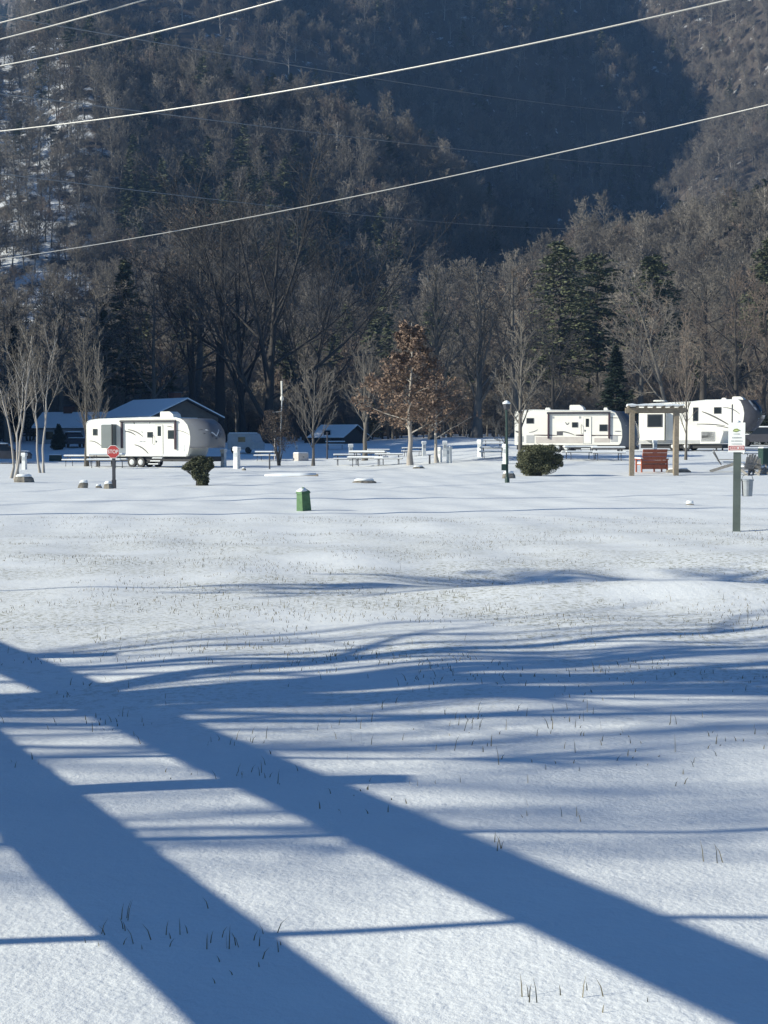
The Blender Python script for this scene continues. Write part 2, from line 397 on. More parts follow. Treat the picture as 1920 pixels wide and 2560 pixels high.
SPEC = {
 # (n,t0,t1,ang,sp,lr,tr,K,up,rr,wg)
 'spread': [(11, .22, .97, 48, 9, .52, .45, 8, .35, .55, .07), (8, .2, 1, 42, 10, .45, .6, 6, .3, .5, .10), (7, .15, 1, 38, 12, .45, .7, 5, .25, .5, .12), (5, .1, 1, 36, 14, .5, .8, 4, .2, .6, .14)],
 'vase': [(15, .20, .92, 33, 6, .50, .45, 8, .45, .5, .05), (8, .15, 1, 28, 8, .42, .6, 5, .3, .5, .08), (6, .1, 1, 30, 10, .45, .8, 4, .2, .6, .1), (3, .1, 1, 30, 10, .5, .8, 3, .1, .7, .1)],
 'column': [(22, .16, .95, 24, 5, .42, .35, 7, .35, .5, .05), (8, .1, 1, 24, 8, .36, .6, 5, .3, .5, .08), (5, .1, 1, 28, 10, .45, .8, 4, .2, .6, .1)],
 'forest': [(20, .35, .98, 45, 10, .30, .5, 6, .4, .5, .08), (8, .15, 1, 38, 12, .45, .7, 5, .3, .5, .1), (7, .1, 1, 36, 12, .5, .8, 3, .2, .6, .12)],
 'crowned': [(18, .30, .93, 52, 12, .46, .30, 7, .6, .5, .10), (8, .2, 1, 40, 14, .42, .7, 5, .4, .5, .12), (9, .1, 1, 40, 16, .5, .8, 3, .3, .6, .15)],
 'willow': [(9, .08, .7, 42, 8, .85, .75, 10, .75, .6, .05), (9, .25, 1, 30, 9, .45, .6, 7, .35, .5, .08), (7, .2, 1, 32, 10, .45, .7, 5, .3, .5, .1), (5, .1, 1, 30, 12, .5, .8, 3, .1, .6, .12)],
 'shrub': [(26, .02, .5, 24, 10, .9, .8, 7, .2, .5, .06), (7, .2, 1, 28, 10, .4, .7, 4, .2, .6, .1), (5, .1, 1, 32, 12, .45, .8, 3, .1, .6, .12)],
}
def bare_meshes(kind, seed, H, r0, min_r=(.02, .012, .009, .008, .008), lean=(0, 0), levels=None, wig=.02):
    rs = np.random.RandomState(seed); gr = grow(rs, H, r0, levels or SPEC[kind], lean=lean, wig=wig)
    tr, cr = flat_parts(gr, 2, min_r)
    v, q = join(tr); v2, q2 = join(cr); return (v, q), (v2, q2), gr
def tree(name, label, loc, kind, seed, H, r0, mats=('bark', 'twig'), group=None, rz=0, sx=1, min_r=None, lean=(0, 0), levels=None, extra=None, wig=.02, cat='tree'):
    a, b, gr = bare_meshes(kind, seed, H, r0, min_r or (.02, .012, .009, .008, .008), lean, levels, wig)
    t = thing(name, label, cat, loc, rz, group); t.scale = (sx, sx, 1)
    link('trunk', mesh_np('trunk', *a, smooth=True), mats[0], t)
    if extra:
        rs = np.random.RandomState(seed + 1); lv = leaves_on(rs, gr[-1][0], *extra[:3]); mi = np.concatenate([np.zeros(len(b[1])), np.ones(len(lv[1]))])
        v, q = join([b, lv]); link('crown', mesh_np('crown', v, q, mi), [mats[1], extra[3]], t)
    else: link('crown', mesh_np('crown', *b), mats[1], t)
    return t
def conifer_parts(rs, H, rad, n=70, per=26, t0=.12, size=.42, droop=-.12, shape=1.0, r0=.3, wid=.35):
    K0 = 8; t = np.linspace(0, 1, K0); P = np.zeros((1, K0, 3)); P[0, :, 2] = t * H; P[0, :, 0] = rs.normal(0, .01 * H, K0) * t; Rd = (r0 * (1 - .93 * t))[None]
    h = t0 + (1 - t0) * (np.arange(n) + rs.uniform(0, 1, n)) / n; q = (h - t0) / (1 - t0)
    ln = rad * (1 - q) ** shape * rs.uniform(.65, 1.15, n) + .06 * rad; az = rs.uniform(0, 6.28, n)
    K = 6; s = np.linspace(0, 1, K); B = np.zeros((n, K, 3))
    B[..., 0] = np.cos(az)[:, None] * ln[:, None] * s; B[..., 1] = np.sin(az)[:, None] * ln[:, None] * s
    B[..., 2] = (h * H)[:, None] + ln[:, None] * (.18 * s + droop * 2 * s ** 2) + rs.normal(0, .03 * rad, (n, K))
    Rb = np.maximum(.012, .03 * ln)[:, None] * (1 - .8 * s)
    f = rs.uniform(.12, 1.02, (n, per)); i0 = np.clip((f * (K - 1)).astype(int), 0, K - 2); fr = (f * (K - 1) - i0)[..., None]; rows = np.arange(n)[:, None]
    c = B[rows, i0] * (1 - fr) + B[rows, i0 + 1] * fr
    out = norm(np.stack([np.cos(az), np.sin(az), np.zeros(n)], -1))[:, None]; side = np.cross(out, [0, 0, 1.])
    c = (c + side * rs.normal(0, .22, (n, per, 1)) * ln[:, None, None] * .8 + np.array([0, 0, 1.]) * rs.normal(0, .10, (n, per, 1))).reshape(-1, 3)
    dr = norm((out + side * rs.normal(0, .9, (n, per, 1)) + np.array([0, 0, 1.]) * rs.normal(.0, .35, (n, per, 1))).reshape(-1, 3))
    wv = norm(np.cross(dr, rs.normal(0, 1, dr.shape) + np.array([0, 0, 1.5]))); S = size * rs.uniform(.6, 1.4, (len(c), 1))
    V = np.stack([c - dr * S * .5, c - wv * S * wid * .5, c + dr * S, c + wv * S * wid * .5], 1).reshape(-1, 3)
    return join([tubes(P, Rd, 6), tubes(B, Rb, 3)]), (V, np.arange(len(V)).reshape(-1, 4))
def conifer(name, label, loc, seed, H, rad, group=None, m='needle', cat='conifer', **k):
    a, b = conifer_parts(np.random.RandomState(seed), H, rad, **k)
    t = thing(name, label, cat, loc, 0, group)
    link('trunk', mesh_np('trunk', *a), 'barkdark', t); link('crown', mesh_np('crown', *b), m, t); return t
#@@FOREST
# ------------------------------------------------------------------ the woods on the hills: one mass of trees
def woods(name, pts, kinds, scales, protos, seed, mats):
    """one object: prototype trees kept apart by an integer attribute and set on points by geometry nodes"""
    rs = np.random.RandomState(seed)
    Vs = [np.asarray(pts, float)]; Qs = []; kind = [np.full(len(pts), -1)]; n = len(pts); mis = []
    for k, (a, b, ma, mb) in enumerate(protos):
        for (v, q), mi in ((a, ma), (b, mb)):
            Vs.append(v); Qs.append(q + n); n += len(v); kind.append(np.full(len(v), k)); mis.append(np.full(len(q), mi))
    V = np.concatenate(Vs); kd = np.concatenate(kind).astype(np.int32)
    me = mesh_np(name, V, np.concatenate(Qs), np.concatenate(mis))
    npnt = len(pts)
    def attr(nm_, ty, data):
        a = me.attributes.new(nm_, ty, 'POINT'); a.data.foreach_set('vector' if ty == 'FLOAT_VECTOR' else 'value', np.ascontiguousarray(data).ravel())
    attr('kd', 'INT', kd)
    pk = np.zeros(len(V), np.int32); pk[:npnt] = kinds; attr('pk', 'INT', pk)
    sc = np.ones((len(V), 3), np.float32); sc[:npnt] = scales; attr('scl', 'FLOAT_VECTOR', sc)
    ro = np.zeros((len(V), 3), np.float32); ro[:npnt, 2] = rs.uniform(0, 6.28, npnt); ro[:npnt, :2] = rs.normal(0, .05, (npnt, 2)); attr('rot', 'FLOAT_VECTOR', ro)
    o = link(name, me, mats)
    g = bpy.data.node_groups.new(name, 'GeometryNodeTree')
    g.interface.new_socket('Geometry', in_out='INPUT', socket_type='NodeSocketGeometry'); g.interface.new_socket('Geometry', in_out='OUTPUT', socket_type='NodeSocketGeometry')
    N = g.nodes.new; L = g.links.new; gi = N('NodeGroupInput'); go = N('NodeGroupOutput')
    def na(nm_, ty):
        a = N('GeometryNodeInputNamedAttribute'); a.data_type = ty; a.inputs[0].default_value = nm_; return a.outputs[0]
    def sep(k):
        s = N('GeometryNodeSeparateGeometry'); s.domain = 'POINT'; L(gi.outputs[0], s.inputs[0])
        c = N('FunctionNodeCompare'); c.data_type = 'INT'; c.operation = 'EQUAL'; L(na('kd', 'INT'), c.inputs[2]); c.inputs[3].default_value = k
        L(c.outputs[0], s.inputs[1]); return s.outputs[0]
    gti = N('GeometryNodeGeometryToInstance')
    for k in reversed(range(len(protos))): L(sep(k), gti.inputs[0])
    ip = N('GeometryNodeInstanceOnPoints'); L(sep(-1), ip.inputs['Points']); L(gti.outputs[0], ip.inputs['Instance'])
    ip.inputs['Pick Instance'].default_value = True; L(na('pk', 'INT'), ip.inputs['Instance Index']); L(na('rot', 'FLOAT_VECTOR'), ip.inputs['Rotation']); L(na('scl', 'FLOAT_VECTOR'), ip.inputs['Scale'])
    L(ip.outputs[0], go.inputs[0])
    mo = o.modifiers.new('woods', 'NODES'); mo.node_group = g
    return o
WM = ['bark', 'twig', 'needle', 'barkpale', 'leaf', 'twigred', 'barkdark', 'needledark']
def proto_forest(seed, H, ma=0, mb=1, minr=(.09, .045, .032, .026), kind='forest'):
    a, b, _ = bare_meshes(kind, seed, H, .28, minr, wig=.03); return (a, b, ma, mb)
rs0 = np.random.RandomState(77)
protos = [proto_forest(i, 12 + i, kind='crowned') for i in (1, 2, 3)] + [proto_forest(4, 19), proto_forest(5, 15, 3, 1, kind='crowned'), proto_forest(6, 14, 0, 5, kind='crowned')]
for s_, sh in ((7, 1.1), (8, .7)):
    a, b = conifer_parts(np.random.RandomState(s_), 19, 4.2, n=55, per=22, t0=.2, size=.9, shape=sh); protos.append((a, b, 6, 2))
def scatter(n, f, rs):
    out = []
    while len(out) < n:
        c = f(rs); 
        if c is not None: out.append(c)
    return np.array(out)
P_ = []
rs = np.random.RandomState(5)
yy = 236 + (1220 - 236) * rs.uniform(0, 1, 60000) ** .75
half = .27 * yy + 45; xx = rs.uniform(-1, 1, len(yy)) * half - 12
keep = np.ones(len(yy), bool)
bare = (xx < -.205 * yy + 4) & (yy > 300) & (yy < 520)
keep &= ~(bare & (rs.uniform(0, 1, len(yy)) < .5))
# even spacing by cells
cell = {}; idx = []
for i in np.where(keep)[0]:
    s = 4.0 if yy[i] < 560 else 4.8
    key = (int(xx[i] // s), int(yy[i] // s))
    if key in cell: continue
    cell[key] = 1; idx.append(i)
idx = np.array(idx); xx = xx[idx]; yy = yy[idx]
kinds = rs.choice(6, len(xx), p=[.24, .22, .22, .14, .05, .13])
ev = (wob(xx, yy, 120, 21) > .75) & (rs.uniform(0, 1, len(xx)) < .35)
ev |= (rs.uniform(0, 1, len(xx)) < .02)
kinds = np.where(ev, rs.choice([6, 7], len(xx)), kinds)
s_ = rs.uniform(.48, .92, len(xx)); scl = np.stack([s_ * 1.05, s_ * 1.05, s_ * rs.uniform(.8, 1.1, len(xx))], 1)
tag(woods('forest', np.stack([xx, yy, T(xx, yy) - .3], 1), kinds, scl, protos, 3, WM), 'bare winter forest covering the mountainside', kind='stuff')
# the wood off to the left that keeps the far side of the campground in shade
r2 = np.random.RandomState(15); n2 = 620
x2 = r2.uniform(-140, -50, n2); y2 = r2.uniform(118, 235, n2); x2 = np.minimum(x2, -.27 * y2 - 8) 
k2 = r2.choice([6, 7, 0, 1], n2, p=[.35, .35, .15, .15]); s2 = r2.uniform(1.2, 1.9, n2)
tag(woods('woods', np.stack([x2, y2, T(x2, y2) - .3], 1), k2, np.stack([s2 * 1.2, s2 * 1.2, s2], 1), protos, 4, WM), 'mixed wood beside the campground', kind='stuff')
# underwood at the foot of the hill behind the campground
r3 = np.random.RandomState(16); n3 = 420
y3 = r3.uniform(190, 245, n3); x3 = r3.uniform(-.27, .28, n3) * y3
k3 = r3.choice([0, 1, 2, 5, 6], n3, p=[.27, .25, .25, .18, .05]); s3 = r3.uniform(.28, .62, n3)
tag(woods('undergrowth', np.stack([x3, y3, T(x3, y3) - .8], 1), k3, np.stack([s3 * 1.3, s3 * 1.3, s3], 1), protos, 6, WM), 'dark tangled undergrowth along the foot of the hill', kind='stuff')
#@@OBJECTS
# ------------------------------------------------------------------ trailers
def ribbons(surf, defs, off=.012):
    b = MB()
    for pts, wd in defs:
        # smooth the path
        P = np.array(pts, float); n = 10; t = np.linspace(0, len(P) - 1, n)
        if len(P) == 3:
            s = t / 2; P = np.outer((1 - s) * (1 - 2 * s), P[0]) + np.outer(4 * s * (1 - s), P[1]) + np.outer(s * (2 * s - 1), P[2])
        W = [wd * (.25 + .75 * math.sin(math.pi * min(1, .12 + .8 * i / (len(P) - 1)))) for i in range(len(P))]
        b.strip(surf, [tuple(p) for p in P], W, off)
    return b
def trailer(name, label, loc, rz, X, Z, d, W=2.5):
    """X, Z turn drawing units into metres; d describes the near side"""
    t = thing(name, label, 'camper trailer', loc, rz)
    ed = [(X(a), Z(b)) for a, b in d['edge']]                 # front edge of the side wall, top to bottom
    top = [(X(a), Z(b)) for a, b in d['top']]                 # roof line rear to front
    bot = [(X(a), Z(b)) for a, b in d['bottom']]              # bottom line front to rear
    MB().prism((top + ed + bot)[::-1], 0, W).build('body', 'white', t)
    roof = MB().prism([(x, z) for x, z in top] + [(x, z + .035) for x, z in top[::-1]], -.03, W + .03).build('roof', 'snow', t)
    side = lambda a, b, o: (a, -o, b)
    S = lambda pts: [(X(a), Z(b)) for a, b in pts]
    # nose
    zt, zb = d['nose_z']; zt = Z(zt); zb = Z(zb); ez = [p[1] for p in ed][::-1]; ex = [p[0] for p in ed][::-1]
    exf = lambda z: float(np.interp(z, ez, ex))
    nd = d['nose_depth']; na, nb = d['nose_fade']
    def nose(y, z, o=0):
        q = (z - zb) / (zt - zb); c = max(0, 1 - abs(2 * y / W - 1) ** 3.6)
        dep = nd * (1 - na * max(0, q) ** 3) * (1 - nb * max(0, 1 - q) ** 2 * .6)
        dxx = dep * c ** .5
        return (exf(z) - .05 + dxx + o * .8, y - o * .6 * (1 if y < W / 2 else -1), z)
    ny, nz = 17, 15; V = []; Fc = []
    for i in range(nz):
        z = zb + (zt - zb) * i / (nz - 1)
        for j in range(ny): V.append(nose(.5 * W * (1 - math.cos(math.pi * j / (ny - 1))), z))
    for i in range(nz - 1):
        for j in range(ny - 1): k = i * ny + j; Fc.append((k, k + 1, k + ny + 1, k + ny))
    Fc.append(tuple(range(ny - 1, -1, -1))); Fc.append(tuple((nz - 1) * ny + j for j in range(ny)))
    cap = MB().add(V, Fc).build('front_cap', d['nose_mat'], t, smooth=True)
    for nm_, mt, defs in d.get('nose_art', ()):
        b = MB()
        for pts, wd in defs: b.strip(lambda a, z, o: nose(a * W, zb + z * (zt - zb), o), pts, wd, .02)
        b.build(nm_, mt, cap)
    if d.get('windshield'):
        a0, a1, z0, z1 = d['windshield']; b = MB(); n = 9
        for k in range(5):
            zz = z0 + (z1 - z0) * (k + .5) / 5; sh = 1 - .35 * (1 - (k + .5) / 5)
            c_ = (a0 + a1) / 2; hw = (a1 - a0) / 2 * sh
            b.strip(lambda a, z, o: nose(a * W, zb + z * (zt - zb), o), [(c_ - hw + 2 * hw * i / n, zz) for i in range(n + 1)], (z1 - z0) / 5 * (zt - zb) / 1.0 if False else (z1 - z0) / 5, .02)
        b.build('windshield', 'glass', cap)
    for k, (x0, z0, x1, z1) in enumerate(d['windows']):
        a, b_, c, e = X(x0), Z(z1), X(x1), Z(z0)
        f = MB().box(a, c, -.03, .02, b_, e, bev=.02).build('window', 'charcoal', t)
        MB().box(a + .05, c - .05, -.036, -.02, b_ + .05, e - .05).build('pane', 'glass', f)
    if 'door' in d:
        x0, z0, x1, z1 = d['door']; a, b_, c, e = X(x0), Z(z1), X(x1), Z(z0)
        dr = MB().box(a - .03, c + .03, -.012, .01, b_, e).build('door_frame', 'signgrey', t)
        dd = MB().box(a, c, -.035, -.005, b_ + .02, e - .03, bev=.02).build('door', 'white', t)
        x0, z0, x1, z1 = d['door_window']
        MB().box(X(x0), X(x1), -.045, -.03, Z(z1), Z(z0)).build('window', 'glass', dd)
        MB().box(a + .04, a + .12, -.06, -.03, b_ + .9, b_ + 1.02).build('handle', 'charcoal', dd)
        MB().tube([(a - .18, -.02, b_ + .75), (a - .18, -.10, b_ + .85), (a - .18, -.10, b_ + 1.3), (a - .18, -.02, b_ + 1.4)], .018, 6).build('grab_handle', 'charcoal', t)
        st = MB()
        for k in range(3): st.box(a - .12, c + .12, -.30 - .24 * k, -.08 - .24 * k, b_ - .22 - .2 * k, b_ - .19 - .2 * k)
        st.bar((a - .1, -.1, b_ - .1), (a - .1, -.75, b_ - .62), .04, .05); st.bar((c + .1, -.1, b_ - .1), (c + .1, -.75, b_ - .62), .04, .05)
        s_ = st.build('step', 'charcoal', t); q = MB()
        for k in range(3): q.box(a - .11, c + .11, -.30 - .24 * k, -.09 - .24 * k, b_ - .188 - .2 * k, b_ - .13 - .2 * k, bev=.03)
        q.build('snow', 'snow', s_)
    if 'awning' in d:
        x0, x1, z, zz = d['awning']; xa, xb = X(x0), X(x1)
        aw = MB().tube([(xa - .1, -.13, Z(z)), (xb + .1, -.13, Z(z))], .075, 8).build('awning', 'charcoal', t)
        for xx_, zl in ((xa, zz), (xb, d.get('arm2', zz))): MB().box(xx_ - .06, xx_ + .06, -.13, -.02, Z(zl), Z(z), bev=.01).build('arm', 'maroon', aw)
    if 'slide' in d:
        x0, z0, x1, z1, dep = d['slide']; a, b_, c, e = X(x0), Z(z1), X(x1), Z(z0)
        sl_ = MB().box(a, c, -dep, .05, b_, e, bev=.03).build('slide_out', d['slide_mat'], t)
        MB().box(c - .02, c + .05, -dep - .03, -dep + .06, b_ - .02, e + .02).build('trim', 'black', sl_)
        MB().box(a, c, -dep - .02, .04, e + .002, e + .05, bev=.03).build('snow', 'snow', sl_)
        if 'slide_window' in d:
            x0, z0, x1, z1 = d['slide_window']; f = MB().box(X(x0), X(x1), -dep - .03, -dep + .02, Z(z1), Z(z0)).build('window', 'charcoal', sl_)
            MB().box(X(x0) + .08, X(x1) - .08, -dep - .036, -dep, Z(z1) + .08, Z(z0) - .08).build('pane', 'glass', t)
    for nm_, mt, defs in d.get('art', ()):
        for p, wd in defs: ribbons(side, [(S(p), wd * 1.35)]).build(nm_, mt, t)
    for nm_, mt, (x0, z0, x1, z1) in d.get('panels', ()): MB().box(X(x0), X(x1), -.016, .01, Z(z1), Z(z0)).build(nm_, mt, t)
    for k, (x0, x1, z0, kind) in enumerate(d['roof_units']):
        a, c = X(x0), X(x1); zb_ = max(Z(z) for z in [b for _, b in d['top']]) - .02; zt_ = Z(z0)
        b = MB().prism([(a, zb_), (c, zb_), (c - .08, zb_ + (zt_ - zb_) * .6), (c - (c - a) * .3, zt_), (a + .06, zt_), (a, zt_ - .06)], W * .35, W * .35 + max(.4, (c - a) * .9))
        b.build('air_conditioner' if kind else 'roof_vent', 'white', t)
    # chassis, wheels, jacks
    zb0 = min(p[1] for p in bot); fx = d['frame']
    MB().box(X(fx[0]), X(fx[1]), .25, W - .25, zb0 - .34, zb0 - .004).build('chassis', 'black', t)
    for wx in d['wheels']:
        for sd in (.10, W - .34):
            wh = MB(); r = .36; xc = X(wx)
            prof = [(0, 0), (r, 0), (r, .05)]
            n = 20
            for (r0, y0), (r1, y1) in (((.001, sd + .02), (.2, sd + .02)), ((.2, sd), (r - .03, sd)), ((r - .03, sd), (r, sd + .04)), ((r, sd + .04), (r, sd + .2)), ((r, sd + .2), (.001, sd + .22))):
                o_ = len(wh.v); vv = []
                for rr, yy_ in ((r0, y0), (r1, y1)): vv += [(xc + rr * math.cos(6.2832 * k / n), yy_, .36 + rr * math.sin(6.2832 * k / n)) for k in range(n)]
                wh.add(vv, [(k, (k + 1) % n, n + (k + 1) % n, n + k) for k in range(n)])
            w_ = wh.build('wheel', 'black', t)
            MB().add([(xc + .19 * math.cos(6.2832 * k / n), sd + .008, .36 + .19 * math.sin(6.2832 * k / n)) for k in range(n)] + [(xc + .09 * math.cos(6.2832 * k / n), sd - .03, .36 + .09 * math.sin(6.2832 * k / n)) for k in range(n)],
                     [(k, (k + 1) % n, n + (k + 1) % n, n + k) for k in range(n)] + [tuple(range(n, 2 * n))]).build('rim', 'offwhite', w_)
    for jx in d['jacks']:
        for yy_ in (.35, W - .35): MB().box(X(jx) - .05, X(jx) + .05, yy_, yy_ + .1, 0.02, zb0 - .02).box(X(jx) - .12, X(jx) + .12, yy_ - .06, yy_ + .16, 0, .03).build('jack', 'charcoal', t)
    return t

# left trailer: grey nose, slide-out near the rear
k1 = .00695 / math.cos(R(25)); X1 = lambda p: (p - 75) * k1; Z1 = lambda p: (750 - p) * .00695
x_, y_, _ = gd(217, 104)
trailer('travel_trailer', 'white travel trailer with a grey nose and grey slide-out in front of the brown house', (x_, y_, T(x_, y_)), -R(25), X1, Z1, dict(
    top=[(75, 318), (88, 296), (120, 282), (215, 270), (800, 256), (1060, 262)],
    edge=[(1090, 270), (1125, 290), (1160, 330), (1182, 390), (1190, 450), (1186, 520), (1172, 590), (1160, 628)],
    bottom=[(1150, 640), (500, 640), (75, 640)],
    nose_z=(268, 556), nose_depth=1.8, nose_fade=(.2, .0), nose_mat='greyfib',
    nose_art=[('emblem', 'charcoal', [([(.04, .62), (.16, .44), (.27, .30)], .035), ([(.52, .62), (.38, .46), (.27, .30)], .035), ([(.06, .50), (.18, .36)], .02), ([(.50, .5), (.37, .36)], .02)]),
              ('emblem_highlight', 'logo_pale', [([(.09, .62), (.20, .50), (.27, .40)], .03), ([(.46, .62), (.35, .50), (.27, .40)], .03)]),
              ('stripe', 'palegrey', [([(.01, .80), (.5, .80), (.97, .80)], .022)])],
    windows=[(148, 365, 198, 432), (740, 398, 798, 455), (958, 382, 1032, 468)],
    door=(828, 325, 905, 632), door_window=(852, 343, 888, 440), awning=(470, 1040, 292, 560), arm2=572,
    slide=(290, 325, 405, 560, .55), slide_mat='slide',
    art=[('graphic', 'graphic', [([(500, 392), (560, 402), (615, 432)], .07), ([(530, 375), (620, 398), (695, 447)], .06), ([(600, 525), (690, 560), (765, 632)], .07), ([(105, 488), (180, 500), (255, 552)], .05),
                                  ([(950, 343), (980, 347), (1010, 354)], .04), ([(1050, 385), (1120, 398), (1180, 428)], .03)]),
         ('lettering', 'signgrey', [([(655, 490), (672, 492), (690, 493)], .07), ([(695, 494), (710, 495), (724, 497)], .06), ([(676, 392), (684, 402), (694, 396)], .06)])],
    panels=[('hatch', 'offwhite', (1075, 525, 1135, 590)), ('lower_skirt', 'offwhite', (505, 612, 1150, 640)), ('window_surround', 'signwhite', (748, 405, 790, 448)),
            ('awning_bracket', 'charcoal', (597, 300, 603, 322)), ('awning_bracket', 'charcoal', (765, 300, 771, 316))],
    roof_units=[(802, 945, 196, 1), (560, 620, 250, 0)], frame=(90, 1330), wheels=(560, 655), jacks=(150, 1240)))
# middle trailer: black nose with the light on its upper part painted grey, dark stripe along the side
k2 = .00704 / math.cos(R(18)); X2 = lambda p: (p - 185) * k2; Z2 = lambda p: (708 - p) * .00704
x_, y_, _ = gd(1286, 109.5)
trailer('travel_trailer', 'white travel trailer with a black nose and a dark stripe, middle of the three campers', (x_, y_, T(x_, y_)), -R(18), X2, Z2, dict(
    top=[(185, 275), (360, 268), (1150, 282)],
    edge=[(1190, 300), (1215, 340), (1245, 410), (1256, 480), (1258, 550), (1245, 610)],
    bottom=[(1225, 632), (185, 632)],
    nose_z=(285, 655), nose_depth=1.1, nose_fade=(.4, 0), nose_mat='darkfib',
    nose_art=[('lit_upper_nose', 'greyfib', [([(.02, .82), (.3, .82), (.6, .82), (.98, .82)], .28)]), ('stripe', 'palegrey', [([(.02, .60), (.5, .62), (.98, .60)], .025)])],
    windows=[(763, 396, 822, 450), (1035, 420, 1113, 490), (305, 350, 380, 408)],
    door=(882, 338, 955, 620), door_window=(900, 360, 932, 445), awning=(530, 1132, 300, 565),
    art=[('side_stripe', 'maroon', [([(385, 528), (500, 530), (620, 531)], .06), ([(800, 530), (900, 532), (1000, 534)], .09), ([(960, 532), (1100, 533), (1255, 534)], .05)]),
         ('graphic', 'graphic', [([(195, 490), (225, 498), (262, 520)], .10), ([(620, 495), (700, 498), (790, 530)], .06), ([(1140, 353), (1180, 353), (1225, 355)], .04), ([(1185, 490), (1220, 491), (1250, 491)], .05), ([(330, 500), (380, 492), (420, 470)], .035), ([(790, 560), (840, 570), (880, 592)], .03)]),
         ('logo', 'charcoal', [([(698, 395), (716, 418), (734, 398)], .05)])],
    panels=[('lower_skirt', 'beige', (400, 548, 875, 612)), ('lower_skirt', 'beige', (985, 560, 1140, 605)), ('vent_panel', 'palegrey', (215, 540, 275, 600)), ('vent_panel', 'palegrey', (305, 530, 385, 612)),
            ('badge', 'graphic', (612, 490, 672, 532)), ('badge', 'palegrey', (1150, 535, 1215, 600)), ('speaker_light', 'signgrey', (562, 335, 584, 357)), ('speaker_light', 'signgrey', (832, 335, 852, 357))],
    roof_units=[(715, 858, 214, 1), (470, 528, 240, 0), (1055, 1100, 244, 0)], frame=(200, 1380), wheels=(610, 705), jacks=(1210,)))
# fifth wheel at the right
k3 = .00831 / math.cos(R(28)); X3 = lambda p: (p - 420) * k3; Z3 = lambda p: (660 - p) * .00831
x_, y_, _ = gd(1596, 119)
trailer('fifth_wheel_trailer', 'tall white fifth wheel trailer with a raised dark glass nose, rightmost of the three campers', (x_, y_, T(x_, y_)), -R(28), X3, Z3, dict(
    top=[(420, 222), (520, 212), (890, 196), (1000, 184), (1270, 182)],
    edge=[(1290, 200), (1310, 250), (1320, 310), (1315, 370), (1300, 430), (1280, 470)],
    bottom=[(1150, 478), (1130, 560), (1120, 590), (850, 596), (420, 596)],
    nose_z=(184, 476), nose_depth=1.5, nose_fade=(.35, .75), nose_mat='charcoal',
    windshield=(.10, .93, .40, .97), nose_art=[('nose_frame', 'pale_nose', [([(.07, .98), (.10, .70), (.20, .38)], .035)]), ('nose_frame', 'pale_nose', [([(.96, .98), (.93, .70), (.85, .38)], .035)]), ('lower_panel', 'pale_nose', [([(.20, .22), (.50, .20), (.85, .22)], .26)]), ('chevron', 'logo_pale', [([(.25, .62), (.38, .50), (.5, .46), (.62, .50), (.75, .62)], .03)])],
    windows=[(1068, 250, 1130, 312), (890, 250, 935, 380), (462, 316, 482, 430)],
    slide=(480, 290, 665, 560, .5), slide_mat='white', slide_window=(512, 312, 645, 436),
    art=[('graphic', 'graphic', [([(965, 290), (1080, 345), (1215, 432)], .09), ([(925, 408), (1050, 412), (1160, 424)], .06), ([(480, 480), (560, 500), (640, 530)], .09), ([(1145, 255), (1220, 270), (1285, 320)], .05), ([(1090, 428), (1170, 440), (1250, 470)], .05)])],
    panels=[('storage_hatch', 'palegrey', (960, 480, 1080, 575)), ('storage_door', 'signwhite', (966, 486, 1074, 569)), ('lower_skirt', 'palegrey', (420, 560, 950, 592)), ('ladder_rail', 'charcoal', (1216, 225, 1226, 455)), ('storage_hatch', 'palegrey', (1140, 470, 1235, 478))],
    roof_units=[(1195, 1290, 150, 1), (515, 615, 172, 0), (1105, 1150, 160, 0)], frame=(430, 1130), wheels=(720, 830), jacks=(1080,)))

# ------------------------------------------------------------------ houses
def house(label, loc, rz, L, Wd, h, rise, wall, chim=None, over=.5, snow=.14, wins=()):
    """ridge runs along x; near gable end at x = L"""
    t = thing('house', label, 'house', loc, rz)
    MB().prism([(0, 0), (Wd, 0), (Wd, h), (Wd / 2, h + rise), (0, h)], 0, L).build('wall', wall, t).rotation_euler = (0, 0, R(90))
    t.children[0].location = (L, 0, 0)
    r = MB()
    for s in (0, 1):
        a = [(-over, h - over * rise * 2 / Wd), (Wd / 2, h + rise)] if not s else [(Wd / 2, h + rise), (Wd + over, h - over * rise * 2 / Wd)]
        (x0, z0), (x1, z1) = a; r.prism([(x0, z0 + .01), (x1, z1 + .01), (x1, z1 + .14), (x0, z0 + .14)], -over, L + over)
    ro = r.build('roof', 'darkwood', t); ro.rotation_euler = (0, 0, R(90)); ro.location = (L, 0, 0)
    q = MB()
    for s in (0, 1):
        a = [(-over, h - over * rise * 2 / Wd), (Wd / 2, h + rise)] if not s else [(Wd / 2, h + rise), (Wd + over, h - over * rise * 2 / Wd)]
        (x0, z0), (x1, z1) = a; q.prism([(x0, z0 + .143), (x1, z1 + .143), (x1, z1 + .14 + snow), (x0, z0 + .14 + snow)], -over - .03, L + over + .03)
    q.build('snow', 'snow', ro)
    if chim:
        cx, cy = chim; c = MB().box(cx - .5, cx + .5, cy - .45, cy + .45, h, h + rise + .9, bev=.03).build('chimney', 'brick', t)
        MB().box(cx - .58, cx + .58, cy - .53, cy + .53, h + rise + .9, h + rise + 1.03).build('chimney_cap', 'charcoal', c)
    for wx in wins:
        f = MB().box(wx, wx + 1.1, -.05, .02, 1.0, 2.1).build('window', 'palewall', t); MB().box(wx + .1, wx + 1, -.06, .0, 1.1, 2.0).build('pane', 'glass', f)
    return t
x_, y_, z_ = gd(270, 152)
